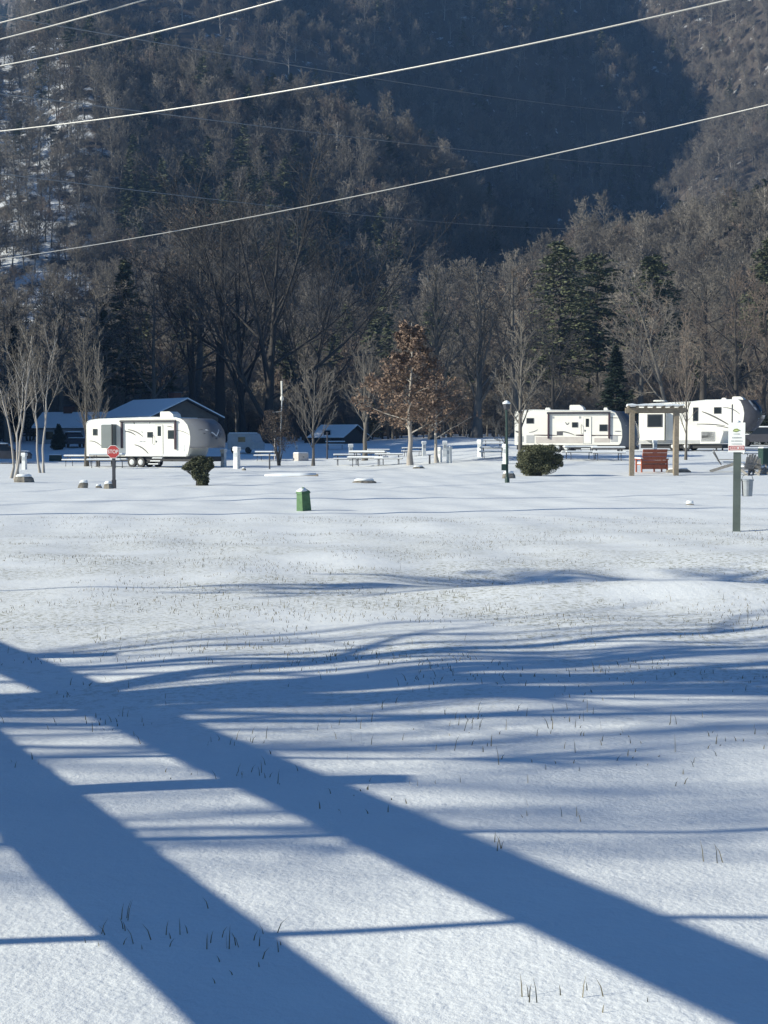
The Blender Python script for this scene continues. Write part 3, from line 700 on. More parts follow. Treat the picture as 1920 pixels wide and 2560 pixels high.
house('low brown house with a snowy gable roof and brick chimney behind the left trailer', (x_ - 2.0, y_ + 8, z_ - .5), -R(50), 10.0, 8.2, 3.6, 1.75, 'housewall', chim=(5.6, 5.6), wins=(2, 7.5))
x_, y_, z_ = gd(95, 168)
house('white house with a snowy roof far behind the pale birches at the left', (x_, y_, z_ - .6), -R(8), 6.4, 6, 2.5, 1.5, 'palewall', chim=(2.6, 3.1), wins=(.9, 3.9))
x_, y_, z_ = gd(783, 172)
house('dark cabin with a wide snowy roof half hidden behind the young bare trees', (x_, y_, z_ - .5), -R(34), 4.2, 4.6, 1.3, 1.2, 'darkwood', snow=.08, wins=(1.5,))
x_, y_, z_ = gd(1122, 215)
house('tiny snow-roofed shed in the trees to the right of the brown-leaved oak', (x_, y_, z_ + 2.2), -R(4), 2.6, 2.6, 2.6, .8, 'housewall')

# ------------------------------------------------------------------ rocks and snow-capped stones
def rock(label, px, py, wpx, hpx, seed, m='rock', snow=.6, dep=.8, name='boulder', cat='rock', peak=None):
    x, y, z = gp(px, py); k = y / F; w_ = wpx * k / 2; h = hpx * k; rs = np.random.RandomState(seed)
    n, l = 14, 7
    V = []
    for i in range(l):
        for j in range(n):
            a = 6.2832 * j / n; ph = math.pi / 2 * i / (l - 1)
            rr = (math.cos(ph) ** .6) * (1 + .13 * math.sin(a * 2 + seed) + .08 * math.sin(a * 5 + 2 * seed) + rs.normal(0, .035))
            sx = (peak * h * math.sin(ph)) if peak else 0
            V.append((w_ * rr * math.cos(a) + sx, w_ * dep * rr * math.sin(a), h * (math.sin(ph) ** .8) * (1 + rs.normal(0, .02)) - .03))
    Fc = [(i * n + j, i * n + (j + 1) % n, (i + 1) * n + (j + 1) % n, (i + 1) * n + j) for i in range(l - 1) for j in range(n)] + [tuple((l - 1) * n + j for j in range(n))]
    t = MB().add(V, Fc).build(name, m, None, (x, y, z)); tag(t, label, cat)
    if snow:
        V2 = []; l2 = 4; i0 = 3
        for i in range(i0, l):
            for j in range(n):
                p = V[i * n + j]; g = 1.04 if i > i0 else 1.0; V2.append((p[0] * g - .03 * w_, p[1] * g, p[2] + (.02 + .05 * snow * (i > i0)) * (1 + h)))
        q = l - i0
        F2 = [(i * n + j, i * n + (j + 1) % n, (i + 1) * n + (j + 1) % n, (i + 1) * n + j) for i in range(q - 1) for j in range(n)] + [tuple((q - 1) * n + j for j in range(n)), tuple(range(n - 1, -1, -1))]
        MB().add(V2, F2).build('snow', 'snow', t, smooth=True)
    return t
rock('mossy boulder with a snow cap at the foot of the leftmost birches', 60, 1206, 44, 19, 1)
rock('pointed grey rock with snow on its left slope, left of the round red sign', 207, 1220, 24, 18, 2, dep=.6, peak=.25)
rock('small low rock between the pointed rock and the round red sign', 247, 1220, 17, 8, 3)
rock('rounded stone leaning against the foot of the red sign post', 271, 1222, 26, 17, 4)
rock('long flat stone under snow in the middle of the field', 912, 1208, 70, 9, 5, dep=.5, snow=1)
rock('grey boulder at the foot of the lamp post', 1272, 1196, 34, 17, 6)
rock('low snow-topped stone in front of the brown-leaved oak', 1046, 1171, 28, 6, 7)
rock('flat stone under snow in front of the red bench', 1696, 1181, 56, 10, 8, dep=.5)
rock('tiny snow lump on the open snow left of the white notice', 1725, 1263, 22, 6, 9, snow=1.2)
rock('pale stone with a snow cap at the right edge beside the chairs', 1912, 1186, 32, 20, 10)
rock('small dark stone near the foot of the grey utility pedestal', 610, 1176, 12, 7, 11, snow=.3)
x_, y_, z_ = gp(730, 1191); z_ -= .16
lg = MB().tube([(-1.35, .1, .10), (-.5, .02, .12), (.4, 0, .13), (1.3, -.1, .14)], [.10, .12, .13, .14], 10).build('log', 'timber', None, (x_, y_, z_)); tag(lg, 'fallen log under snow in front of the small bare tree', 'log')
MB().tube([(-1.36, .1, .17), (-.5, .02, .20), (.4, 0, .21), (1.2, -.09, .22)], [.09, .12, .12, .10], 10).build('snow', 'snow', lg, smooth=True)

# ------------------------------------------------------------------ picnic tables
def picnic():
    t = thing('picnic_table', 'x', 'picnic table', (0, 0, 0), 0, 'picnic tables across the campground')
    MB().box(-.95, .95, -.36, .36, .70, .745).build('table_top', 'greywood', t)
    MB().box(-.97, .97, -.38, .38, .747, .84, bev=.05).build('snow', 'snow', t.children[0])
    for s in (-1, 1):
        b = MB().box(-.95, .95, min(s * .62, s * .88), max(s * .62, s * .88), .42, .46).build('bench', 'greywood', t)
        MB().box(-.96, .96, min(s * .61, s * .89), max(s * .61, s * .89), .462, .54, bev=.04).build('snow', 'snow', b)
    for s in (-1, 1):
        f = MB(); x = s * .68
        f.tube([(x, -.80, .0), (x, -.74, .40), (x, -.45, .44), (x, 0, .42), (x, .45, .44), (x, .74, .40), (x, .80, .0)], .026, 6)
        f.tube([(x, -.30, .42), (x, -.26, .70)], .024, 6); f.tube([(x, .30, .42), (x, .26, .70)], .024, 6)
        f.build('leg_frame', 'charcoal', t)
    return t
pt = picnic()
spots = [
 (196, 1166, -6, 1.0, 'picnic table on the left of the two by the rear of the left trailer'),
 (268, 1170, -4, 1.15, 'dark picnic table behind the round red sign'),
 (668, 1153, -8, 1.0, 'picnic table between the grey utility pedestal and the leafy brown shrub'),
 (868, 1164, 4, 1.0, 'picnic table at the left end of the row left of the brown-leaved oak'),
 (920, 1166, -10, 1.25, 'large picnic table in the middle of the row left of the brown-leaved oak'),
 (972, 1163, -3, .95, 'picnic table at the right end of the row, next to the oak trunk'),
 (946, 1146, 5, .95, 'picnic table behind the large one in the row left of the oak'),
 (1032, 1141, 6, .9, 'snowy picnic table directly behind the oak trunk'),
 (1232, 1146, 0, .9, 'picnic table between the two pale pedestals left of the lamp post'),
 (1450, 1150, 3, 1.05, 'picnic table just right of the big green bush in front of the middle trailer'),
 (1520, 1152, -3, 1.05, 'picnic table left of the timber swing frame in front of the middle trailer'),
 (1886, 1152, 5, 1.0, 'picnic table at the right edge behind the grey garden chair'),
 (838, 1124, 2, 1.0, 'picnic table in the far shade in front of the dark cabin'),
 (1232, 1121, -2, .9, 'picnic table in the far shade behind the lamp post')]
for i, (px, py, rz, sc, lab) in enumerate(spots):
    p = gp(px, py)
    if i == 0: pt.location = p; pt.rotation_euler.z = R(rz); pt.scale = (sc,) * 3; pt['label'] = lab
    else: copy_thing(pt, p, R(rz), sc, lab)

# ------------------------------------------------------------------ pedestals, boxes, posts
def pedestal():
    t = thing('utility_pedestal', 'x', 'utility pedestal', (0, 0, 0), 0, 'utility pedestals at the camp sites')
    MB().box(-.17, .17, -.15, .15, 0, 1.12, tap=.015).build('post', 'offwhite', t)
    h = MB().box(-.20, .20, -.18, .18, 1.121, 1.30, bev=.03).build('hood', 'offwhite', t)
    MB().box(-.20, .20, -.18, .18, 1.302, 1.38, bev=.05).build('snow', 'snow', h)
    MB().box(-.11, .11, -.152, -.13, .75, 1.02).build('outlet_cover', 'metal', t)
    return t
pd = pedestal()
for i, (px, py, top, rz, lab) in enumerate([
 (592, 1172, 1117, -35, 'tall grey utility pedestal left of the leafy brown shrub'),
 (559, 1168, 1122, -30, 'pale pedestal under the nose of the left trailer'),
 (741, 1138, 1113, 10, 'small pale pedestal behind the tan utility cabinet'),
 (877, 1152, 1110, 5, 'thin white pedestal above the picnic table row'),
 (1060, 1140, 1103, 8, 'pale pedestal behind the oak to the right of its trunk'),
 (1099, 1156, 1118, -35, 'short pale pedestal, left of the pair right of the oak'),
 (1123, 1158, 1116, -35, 'taller pale pedestal, right of the pair right of the oak'),
 (1112, 1142, 1102, 0, 'blue-shaded pedestal behind the pair right of the oak'),
 (1200, 1142, 1099, -35, 'pale pedestal at the left end of the picnic table left of the lamp post'),
 (1264, 1160, 1110, -30, 'pale pedestal directly behind the lamp post'),
 (1637, 1138, 1100, 5, 'grey pedestal behind the red bench'),
 (61, 1174, 1132, -20, 'shaded pedestal between the two birch clumps')]):
    p = gp(px, py); h = (py - top) * p[1] / F; sc = h / 1.38
    if i == 0: pd.location = p; pd.rotation_euler.z = R(rz); pd.scale = (sc,) * 3; pd['label'] = lab
    else: copy_thing(pd, p, R(rz), sc, lab)
def cabinet(name, label, px, py, w_, d_, h, rz, m, cat, snow=True, tap=.02):
    t = thing(name, label, cat, gp(px, py), R(rz))
    MB().box(-w_ / 2, w_ / 2, -d_ / 2, d_ / 2, 0, h * .86, tap=tap).build('body', m, t)
    MB().box(-w_ / 2 - .01 + tap, w_ / 2 + .01 - tap, -d_ / 2 - .01 + tap, d_ / 2 + .01 - tap, h * .862, h, bev=.03).build('lid', m, t)
    MB().box(-.05, .05, -d_ / 2 - .02, -d_ / 2 + .02, h * .45, h * .55).build('latch', 'charcoal', t)
    if snow: MB().box(-w_ / 2 + .02, w_ / 2 - .02, -d_ / 2 + .02, d_ / 2 - .02, h + .002, h + .08, bev=.05).build('snow', 'snow', t)
    return t
cabinet('utility_cabinet', 'tan utility cabinet behind the small bare tree', 752, 1152, 1.05, .8, .62, 38, 'beige', 'utility cabinet')
cabinet('utility_cabinet', 'dark green cabinet behind the birches at the left', 139, 1153, 1.0, .6, .5, 4, 'dgreen', 'utility cabinet')
cabinet('utility_cabinet', 'dark green cabinet cut off by the right edge behind the picnic table', 1917, 1172, .8, .7, 1.15, 10, 'dgreen', 'utility cabinet')
# green telecom pedestal in the field
x_, y_, z_ = gp(760, 1277); t = thing('cable_pedestal', 'green cable pedestal with a snowy pyramid cap standing alone in the field', 'cable pedestal', (x_, y_, z_ - .02), R(40))
t.rotation_euler = (R(1), R(-4), R(40)); h = .50
MB().box(-.135, .135, -.125, .125, 0, h, tap=.018).build('body', 'green', t)
cpd = MB().add([(-.125, -.115, h), (.125, -.115, h), (.125, .115, h), (-.125, .115, h), (-.135, -.125, h - .05), (.135, -.125, h - .05), (.135, .125, h - .05), (-.135, .125, h - .05), (0, -.03, h + .10), (0, .03, h + .10)],
    [(4, 5, 1, 0), (5, 6, 2, 1), (6, 7, 3, 2), (7, 4, 0, 3), (0, 1, 8), (2, 3, 9), (1, 2, 9, 8), (3, 0, 8, 9), (7, 6, 5, 4)]).build('cap', 'green', t)
MB().add([(-.135, -.12, h + .005), (.06, -.12, h + .01), (.03, .12, h + .03), (-.135, .12, h + .005), (-.11, -.09, h + .03), (.02, -.05, h + .095), (.0, .06, h + .10), (-.11, .08, h + .035)],
    [(3, 2, 1, 0), (4, 5, 6, 7), (0, 1, 5, 4), (1, 2, 6, 5), (2, 3, 7, 6), (3, 0, 4, 7)]).build('snow', 'snow', cpd, smooth=True)

def stick(name, label, px, py, top, r, m, cat='post', lean=0):
    x, y, z = gp(px, py); h = (py - top) * y / F
    return tag(MB().tube([(0, 0, -.05), (lean, 0, h * .5), (lean * 2, 0, h)], [r, r * .95, r * .8], 8).lathe([(r * 1.3, h * .98), (r * 1.3, h + .03), (r * .4, h + .06)], 8, (lean * 2, 0)).build(name, m, None, (x, y, z)), label, cat)
stick('marker_post', 'thin dark post in front of the leafy brown shrub', 674, 1173, 1136, .05, 'charcoal')
stick('marker_post', 'short dark stake between the oak and the pair of pedestals', 1074, 1160, 1140, .06, 'charcoal')
stick('marker_post', 'thin dark post standing in the shade right of the small bare tree', 818, 1148, 1082, .07, 'charcoal')
stick('marker_post', 'slim pale post on the left side of the leafy brown shrub', 687, 1150, 1079, .06, 'beige')

# lamp post
x_, y_, z_ = gp(1268, 1207); t = thing('lamp_post', 'dark green lamp post with a snowy cap left of the big green bush', 'lamp post', (x_, y_, z_)); h = 200 * y_ / F
MB().tube([(0, 0, 0), (-.02, 0, h * .5), (-.04, 0, h - .28)], [.055, .05, .045], 10).lathe([(.10, 0), (.10, .16), (.06, .24)], 10).build('pole', 'dgreen', t)
ln_ = MB().lathe([(.06, h - .30), (.12, h - .26), (.15, h - .08), (.06, h - .02)], 10, (-.04, 0)).build('lantern', 'charcoal', t)
MB().lathe([(.15, h - .06), (.17, h - .02), (.10, h + .05), (.02, h + .09)], 12, (-.04, 0)).build('snow', 'snow', ln_, smooth=True)
MB().box(-.24, -.05, -.08, .08, .52, .78, bev=.02).build('junction_box', 'dgreen', t)

# white pole with a globe
x_, y_, z_ = gp(700, 1164); t = thing('light_pole', 'tall thin white pole with a globe, rising behind the leafy brown shrub', 'pole', (x_, y_, z_)); Y = y_ / F
zz = lambda py: (1110 - py) * Y + CH - z_
MB().tube([(0, 0, 0), (.05, 0, zz(1085)), (.16, 0, zz(1000))], [.05, .045, .04], 8).build('pole', 'offwhite', t)
MB().lathe([(.02, zz(1003)), (.11, zz(1001)), (.14, zz(997)), (.11, zz(992)), (.03, zz(990))], 12, (.16, 0)).build('globe', 'white', t)
MB().tube([(.15, 0, zz(990)), (.14, 0, zz(953))], [.06, .075], 8).build('antenna', 'white', t)
MB().bar((.13, 0, zz(1029)), (-.55, 0, zz(1031)), .04, .04).build('arm', 'offwhite', t)

# round red sign
x_, y_, z_ = gp(285, 1221); t = thing('stop_sign', 'small red eight-sided sign on a dark post among the rocks', 'road sign', (x_, y_, z_), -R(8)); Y = y_ / F
MB().box(-.05, .05, -.045, .045, -.02, 88 * Y).box(-.065, .065, -.06, .06, 0, .30).build('post', 'charcoal', t)
cz = 90 * Y + .02; r = .245
oc = lambda rr: [(rr * math.cos(R(22.5 + 45 * k)), cz + rr * math.sin(R(22.5 + 45 * k))) for k in range(8)]
sp = MB().prism(oc(r), -.075, -.058).build('sign_plate', 'signwhite', t); MB().prism(oc(r * .93), -.079, -.0755).build('red_face', 'red', sp)
def words(name, s, size, m, parent, loc, ext=.002, sx=1):
    cu = bpy.data.curves.new(name, 'FONT'); cu.body = s; cu.size = size; cu.extrude = ext; cu.align_x = 'CENTER'; cu.align_y = 'CENTER'
    tmp = bpy.data.objects.new(name, cu); me = bpy.data.meshes.new_from_object(tmp); bpy.data.objects.remove(tmp); me.materials.clear(); me.materials.append(M[m])
    o = bpy.data.objects.new(name, me); C.objects.link(o); o.parent = parent; o.location = loc; o.rotation_euler = (R(90), 0, 0); o.scale = (sx, 1, 1); return o
words('lettering', 'STOP', .19, 'signwhite', sp, (0, -.083, cz), sx=.85)

# white notice on a green post, with a bucket
x_, y_, z_ = gp(1841, 1329); Y = y_ / F; t = thing('notice_sign', 'white notice with a red band on a grey-green post at the right', 'notice sign', (x_, y_, z_), -R(12))
MB().box(-.068, .068, -.068, .068, -.03, 268 * Y, bev=.008).build('post', 'postgreen', t)
b0, b1 = 198 * Y, 272 * Y; xl, xr = -.165, .135
bd = MB().box(xl, xr, -.092, -.071, b0, b1, bev=.006).build('sign_board', 'signwhite', t)
MB().lathe([(.02, b1 - .01), (.06, b1 + .005), (.05, b1 + .03), (.01, b1 + .045)], 10, (.0, 0)).build('snow', 'snow', t, smooth=True)
fs = lambda a, b, o: (a, -.092 - o, b)
H_ = b1 - b0; W_ = xr - xl; u_ = lambda a: xl + a * W_; v_ = lambda b: b1 - b * H_
MB().strip(fs, [(u_(.28), v_(.28)), (u_(.36), v_(.235)), (u_(.5), v_(.22)), (u_(.62), v_(.25)), (u_(.72), v_(.28))], [.008, .018, .02, .015, .006], .006).strip(fs, [(u_(.27), v_(.29)), (u_(.45), v_(.31)), (u_(.6), v_(.285))], [.008, .012, .006], .006).build('emblem', 'signgreen', bd)
MB().strip(fs, [(u_(.34), v_(.275)), (u_(.48), v_(.262)), (u_(.6), v_(.27))], [.01, .024, .01], .009).build('emblem_field', 'yellowish', bd)
rs = np.random.RandomState(9); b = MB()
for q, (a0, a1, hh) in ((.385, (.32, .66, .012)), (.51, (.24, .74, .019)), (.62, (.16, .80, .015)), (.72, (.20, .80, .011))):
    a = a0
    while a < a1:
        wl = rs.uniform(.03, .055); b.strip(fs, [(u_(a), v_(q)), (u_(a + wl), v_(q))], hh * rs.uniform(.8, 1.1), .006); a += wl + rs.uniform(.012, .02) + (.03 if rs.rand() < .2 else 0)
b.build('printed_lines', 'signgrey', bd)
b = MB()
for pts in ([(.04, .80), (.94, .79)], [(.06, .92), (.94, .91)], [(.05, .79), (.05, .93)], [(.93, .785), (.93, .925)]): b.strip(fs, [(u_(p), v_(q)) for p, q in pts], .012, .006)
for a, wl in ((.13, .13), (.29, .09), (.41, .13), (.62, .1), (.75, .1)): b.strip(fs, [(u_(a), v_(.855)), (u_(a + wl), v_(.855))], .022, .006)
b.build('red_band', 'red', bd)
bk = thing('bucket', 'grey metal bucket hung on the right side of the notice post', 'bucket', (x_ + .185, y_ - .03, z_ + 88 * Y))
MB().lathe([(.085, 0), (.09, .01), (.105, .28), (.115, .285), (.115, .31), (.10, .31), (.095, .285), (.082, .02)], 16).build('body', 'metal', bk)
MB().tube([(-.11, 0, .29), (-.08, 0, .38), (0, 0, .41), (.08, 0, .38), (.11, 0, .29)], .006, 6).build('handle', 'charcoal', bk)
MB().lathe([(.09, .285), (.07, .30), (.02, .31)], 12).build('snow', 'snow', bk)

# timber swing frame
pL = gp(1579, 1190); pR = gp(1692, 1190); k = pL[1] / F
t = thing('swing_frame', 'weathered timber swing frame with a snow-covered top beside the red bench', 'swing frame', pL); L_ = pR[0] - pL[0]; hh = 172 * k
MB().box(-.12, .12, -.12, .12, -.05, hh - .28).build('post', 'timber', t); MB().box(L_ - .12, L_ + .12, -.12, .12, -.05, hh - .28).build('post', 'timber', t)
for dx_ in (0, L_): MB().box(dx_ - .10 + .35, dx_ + .10 + .35, 2.0, 2.2, -.05, hh - .28).build('post', 'timber', t)
MB().box(-.35, L_ + .45, -.07, .07, hh - .278, hh - .05).build('beam', 'timber', t); MB().box(-.0, L_ + .8, 2.03, 2.17, hh - .278, hh - .05).build('beam', 'timber', t)
for i in range(7):
    xx_ = -.22 + (L_ + .45) * i / 6; rf = MB().add([(xx_ - .04, -.35, hh - .048), (xx_ + .04, -.35, hh - .048), (xx_ + .44, 2.5, hh - .048), (xx_ + .36, 2.5, hh - .048), (xx_ - .04, -.35, hh + .06), (xx_ + .04, -.35, hh + .06), (xx_ + .44, 2.5, hh + .06), (xx_ + .36, 2.5, hh + .06)],
        [(3, 2, 1, 0), (4, 5, 6, 7), (0, 1, 5, 4), (1, 2, 6, 5), (2, 3, 7, 6), (3, 0, 4, 7)]).build('rafter', 'timber', t)
V = []; n_ = 12
for j in range(4):
    for i in range(n_ + 1):
        a = i / n_; yy_ = -.40 + 2.95 * j / 3; V.append((-.30 + (L_ + .62) * a + (yy_ + .4) * .14, yy_, hh + .14 + .03 * math.sin(i * 2.1 + j)))
nn = len(V); V += [(x, y, hh + .062) for x, y, z in V]; Fc = []
for j in range(3):
    for i in range(n_): k_ = j * (n_ + 1) + i; Fc += [(k_, k_ + 1, k_ + n_ + 2, k_ + n_ + 1), (nn + k_ + n_ + 1, nn + k_ + n_ + 2, nn + k_ + 1, nn + k_)]
for i in range(n_): Fc += [(i + 1, i, nn + i, nn + i + 1)]; q = 3 * (n_ + 1); Fc += [(q + i, q + i + 1, nn + q + i + 1, nn + q + i)]
for j in range(3): a = j * (n_ + 1); b_ = a + n_ + 1; Fc += [(a, b_, nn + b_, nn + a), (b_ + n_, a + n_, nn + a + n_, nn + b_ + n_)]
MB().add(V, Fc).build('snow', 'snow', t)

# red bench
def bench(px, py, rz, label, m='redwood'):
    t = thing('bench', label, 'bench', gp(px, py), R(rz)); w_ = 1.22
    bk_ = MB()
    for i in range(4): bk_.add([(-w_ / 2, -.02 - .045 * i, .40 + .17 * i), (w_ / 2, -.02 - .045 * i, .40 + .17 * i), (w_ / 2, -.055 - .045 * i, .55 + .17 * i), (-w_ / 2, -.055 - .045 * i, .55 + .17 * i),
        (-w_ / 2, .015 - .045 * i, .41 + .17 * i), (w_ / 2, .015 - .045 * i, .41 + .17 * i), (w_ / 2, -.02 - .045 * i, .56 + .17 * i), (-w_ / 2, -.02 - .045 * i, .56 + .17 * i)],
        [(0, 1, 2, 3), (7, 6, 5, 4), (0, 4, 5, 1), (1, 5, 6, 2), (2, 6, 7, 3), (3, 7, 4, 0)])
    bk_.build('backrest', m, t)
    MB().box(-w_ / 2, w_ / 2, -.02, .50, .34, .38).build('seat', m, t); MB().box(-w_ / 2, w_ / 2, 0, .50, .382, .47, bev=.05).build('snow', 'snow', t.children[1])
    MB().box(-w_ / 2, w_ / 2, -.075, -.045, .15, .36).build('apron', m, t)
    for s in (-1, 1):
        x = s * (w_ / 2 + .03)
        a = MB().bar((x, -.12, .60), (x, .60, .62), .13, .04).build('armrest', m, t); MB().bar((x, -.12, .655), (x, .58, .675), .11, .05).build('snow', 'snow', a)
        MB().bar((x, -.10, 0), (x, -.06, .60), .05, .09).build('leg', m, t); MB().bar((x, .52, 0), (x, .52, .60), .05, .09).build('leg', m, t)
    MB().bar((0, -.06, 0.02), (0, -.06, .34), .05, .09).build('leg', m, t)
    return t
bn = bench(1634, 1181, 14, 'red wooden garden bench standing behind the timber swing frame'); bn.scale = (1.15, 1.15, 1.15)
# slatted garden chairs
def adirondack():
    t = thing('garden_chair', 'x', 'garden chair', (0, 0, 0), 0, 'slatted garden chairs'); m = 'greywood'
    for i in range(5):
        a = (i - 2) * .115; tp = .98 - .035 * (i - 2) ** 2
        MB().bar((a * .8, .16, .30), (a * 1.15, .50, tp), .10, .022).build('back_slat', m, t)
    s = MB()
    for i in range(5): s.bar((-.27, -.42 + .13 * i, .38 - .035 * i), (.27, -.42 + .13 * i, .38 - .035 * i), .11, .022)
    st = s.build('seat', m, t); MB().box(-.26, .26, -.44, .12, .37, .45, bev=.06).build('snow', 'snow', st)
    for q in (-1, 1):
        x = q * .33
        MB().bar((x, -.50, .53), (x, .32, .53), .13, .025).build('armrest', m, t); MB().bar((x, -.42, 0), (x, -.42, .52), .09, .03).build('leg', m, t)
        MB().bar((x * .88, -.46, .36), (x * .88, .62, .02), .03, .12).build('leg', m, t)
    MB().bar((-.34, .30, .51), (.34, .30, .51), .03, .06).build('back_brace', m, t)
    return t
ac = adirondack(); ac.location = gp(1868, 1188); ac.rotation_euler.z = R(195); ac.scale = (1.12,) * 3; ac['label'] = 'grey slatted garden chair seen from behind, just right of the notice post'
copy_thing(ac, gp(1812, 1180), R(75), 1.25, 'grey slatted garden chair seen from the side, just left of the notice post')
copy_thing(ac, gp(1893, 1187), R(150), 1.0, 'dark slatted garden chair between the notice post and the pale stone at the right edge')

# ------------------------------------------------------------------ vehicles in the shade
def car(label, px, d, rz, m, sc=1.0, name='parked_car', dz=0):
    x, y, z = gd(px, d); t = thing(name, label, 'car', (x, y, z + dz), R(rz)); t.scale = (sc,) * 3
    MB().prism([(-2.2, .35), (2.15, .35), (2.2, .7), (2.05, .85), (1.1, .95), (.95, .98), (-2.0, 1.0), (-2.22, .8)], -.87, .87).build('body', m, t)
    c = MB(); A = [(-1.9, .99), (.95, .96)]; c.add([(-1.95, -.84, .97), (1.0, -.84, .95), (1.0, .84, .95), (-1.95, .84, .97), (-1.5, -.68, 1.48), (.3, -.68, 1.48), (.3, .68, 1.48), (-1.5, .68, 1.48)],
        [(4, 5, 6, 7), (0, 1, 5, 4), (1, 2, 6, 5), (2, 3, 7, 6), (3, 0, 4, 7)]); c.build('window', 'glass', t)
    MB().box(-1.55, .38, -.7, .7, 1.47, 1.53, bev=.02).build('roof', m, t); MB().box(-1.5, .35, -.68, .68, 1.531, 1.63, bev=.07).build('snow', 'snow', t)
    MB().box(1.05, 2.05, -.75, .75, .93, 1.0, bev=.05).build('snow', 'snow', t)
    n = 16
    for wx in (-1.4, 1.35):
        for wy in (-.9, .68):
            MB().add([(wx + .33 * math.cos(6.2832 * k / n), wy + o, .33 + .33 * math.sin(6.2832 * k / n)) for o in (0, .22) for k in range(n)],
                [(k, (k + 1) % n, n + (k + 1) % n, n + k) for k in range(n)] + [tuple(range(n - 1, -1, -1)), tuple(range(n, 2 * n))]).build('wheel', 'black', t)
    return t
car('dark car under snow in the shade at the left edge behind the birches', 8, 118, 8, 'charcoal')
car('dark car parked in the shade right of the dark clipped evergreen', 186, 150, -70, 'charcoal')
car('snow-covered car behind the raised nose of the fifth wheel at the right edge', 1908, 132, 160, 'charcoal', 1.1)
x_, y_, z_ = gd(598, 138); t = thing('camper_van', 'shaded pale camper van between the left trailer nose and the brown shrub', 'van', (x_, y_, z_), -R(30))
MB().prism([(-.7, .35), (2.3, .35), (2.3, 1.0), (2.1, 1.1), (1.8, 1.75), (1.6, 1.85), (-.6, 1.85), (-.7, 1.7)], -.85, .85).build('body', 'palegrey', t)
MB().box(-.6, 1.55, -.8, .8, 1.852, 1.93, bev=.06).build('snow', 'snow', t); MB().box(.5, 1.3, -.86, -.84, 1.05, 1.5).build('window', 'glass', t)
for wx in (0, 1.6): MB().tube([(wx, -.88, .3), (wx, -.66, .3)], .3, 14).build('wheel', 'black', t)

# ------------------------------------------------------------------ shrubs
def bush(name, label, px, py, cl, leaves, m, seed, size=.035, stems=True, cat='bush', rz=0, tw='twigdark'):
    """cl: clumps (dx_px, up_px, rx_px, rz_px) measured on the picture around the foot"""
    x, y, z = gp(px, py); k = y / F; rs = np.random.RandomState(seed); t = thing(name, label, cat, (x, y, z)); Vs = []
    tot = sum(c[2] * c[3] for c in cl); S = []
    for (dx_, up, rx, rzz) in cl:
        n = int(leaves * rx * rzz / tot); c = np.array([dx_ * k, rs.uniform(-.4, .4) * rx * k, up * k])
        p = norm(rs.normal(0, 1, (n, 3))) * (rs.uniform(0, 1, (n, 1)) ** .45); sub = norm(rs.normal(0, 1, (14, 3))) * .8
        j = rs.randint(0, 14, n); p = np.where(rs.rand(n, 1) < .6, sub[j] + p * .42, p)
        p = c + p * np.array([rx * k, rx * k * .9, rzz * k]); p[:, 2] = np.maximum(p[:, 2], .02); Vs.append(p)
        for q in range(5):
            e = c + norm(rs.normal(0, 1, 3)) * np.array([rx, rx, rzz]) * k * .8; e[2] = max(e[2], .1)
            S.append([np.array([rs.normal(0, .05), rs.normal(0, .05), 0]), c * np.array([.5, .5, .55]), e])
    P = np.concatenate(Vs); a = norm(rs.normal(0, 1, P.shape)); b = norm(np.cross(a, norm(rs.normal(0, 1, P.shape)))); s = size * rs.uniform(.5, 1.4, (len(P), 1))
    V = np.stack([P - a * s, P - b * s * .5, P + a * s, P + b * s * .5], 1).reshape(-1, 3)
    S = np.array(S); link('stem', mesh_np('stem', *tubes(S, np.tile(np.array([[.03, .018, .006]]), (len(S), 1)), 5)), tw, t)
    link('foliage', mesh_np('foliage', V, np.arange(len(V)).reshape(-1, 4)), m, t); return t
bush('evergreen_bush', 'vase-shaped green bush in front of the left trailer nose', 500, 1214, [(-6, 30, 17, 18), (8, 20, 15, 20), (-2, 52, 24, 15), (-24, 48, 17, 11), (20, 50, 14, 12), (2, 66, 14, 9), (26, 62, 9, 8), (-36, 44, 9, 6), (8, 6, 14, 8), (-14, 62, 10, 8), (30, 48, 6, 6)], 14000, 'bush', 31, .035)
bush('evergreen_bush', 'large dense green bush in front of the middle trailer', 1346, 1190, [(0, 40, 40, 34), (-30, 48, 24, 26), (32, 50, 26, 26), (0, 66, 44, 12), (-30, 22, 22, 18), (18, 20, 30, 18), (48, 44, 14, 12), (-48, 26, 10, 8), (54, 30, 9, 8), (-20, 8, 22, 9)], 26000, 'bush', 32, .04)
bush('leafy_shrub', 'brown-leaved shrub around the foot of the tall white pole', 698, 1164, [(0, 100, 34, 38), (-28, 88, 24, 26), (20, 72, 26, 30), (0, 48, 18, 24), (-22, 122, 22, 18), (12, 134, 20, 14)], 3000, 'drybrown', 33, .055, tw='bark', cat='shrub')
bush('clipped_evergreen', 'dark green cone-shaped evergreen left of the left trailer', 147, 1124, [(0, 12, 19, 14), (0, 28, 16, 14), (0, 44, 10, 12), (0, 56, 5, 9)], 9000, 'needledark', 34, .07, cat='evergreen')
bush('hedge', 'dark hedge behind the snow-covered car at the right edge', 1905, 1112, [(-20, 30, 26, 34), (10, 34, 26, 40), (30, 28, 20, 30)], 12000, 'needledark', 35, .07, cat='hedge')

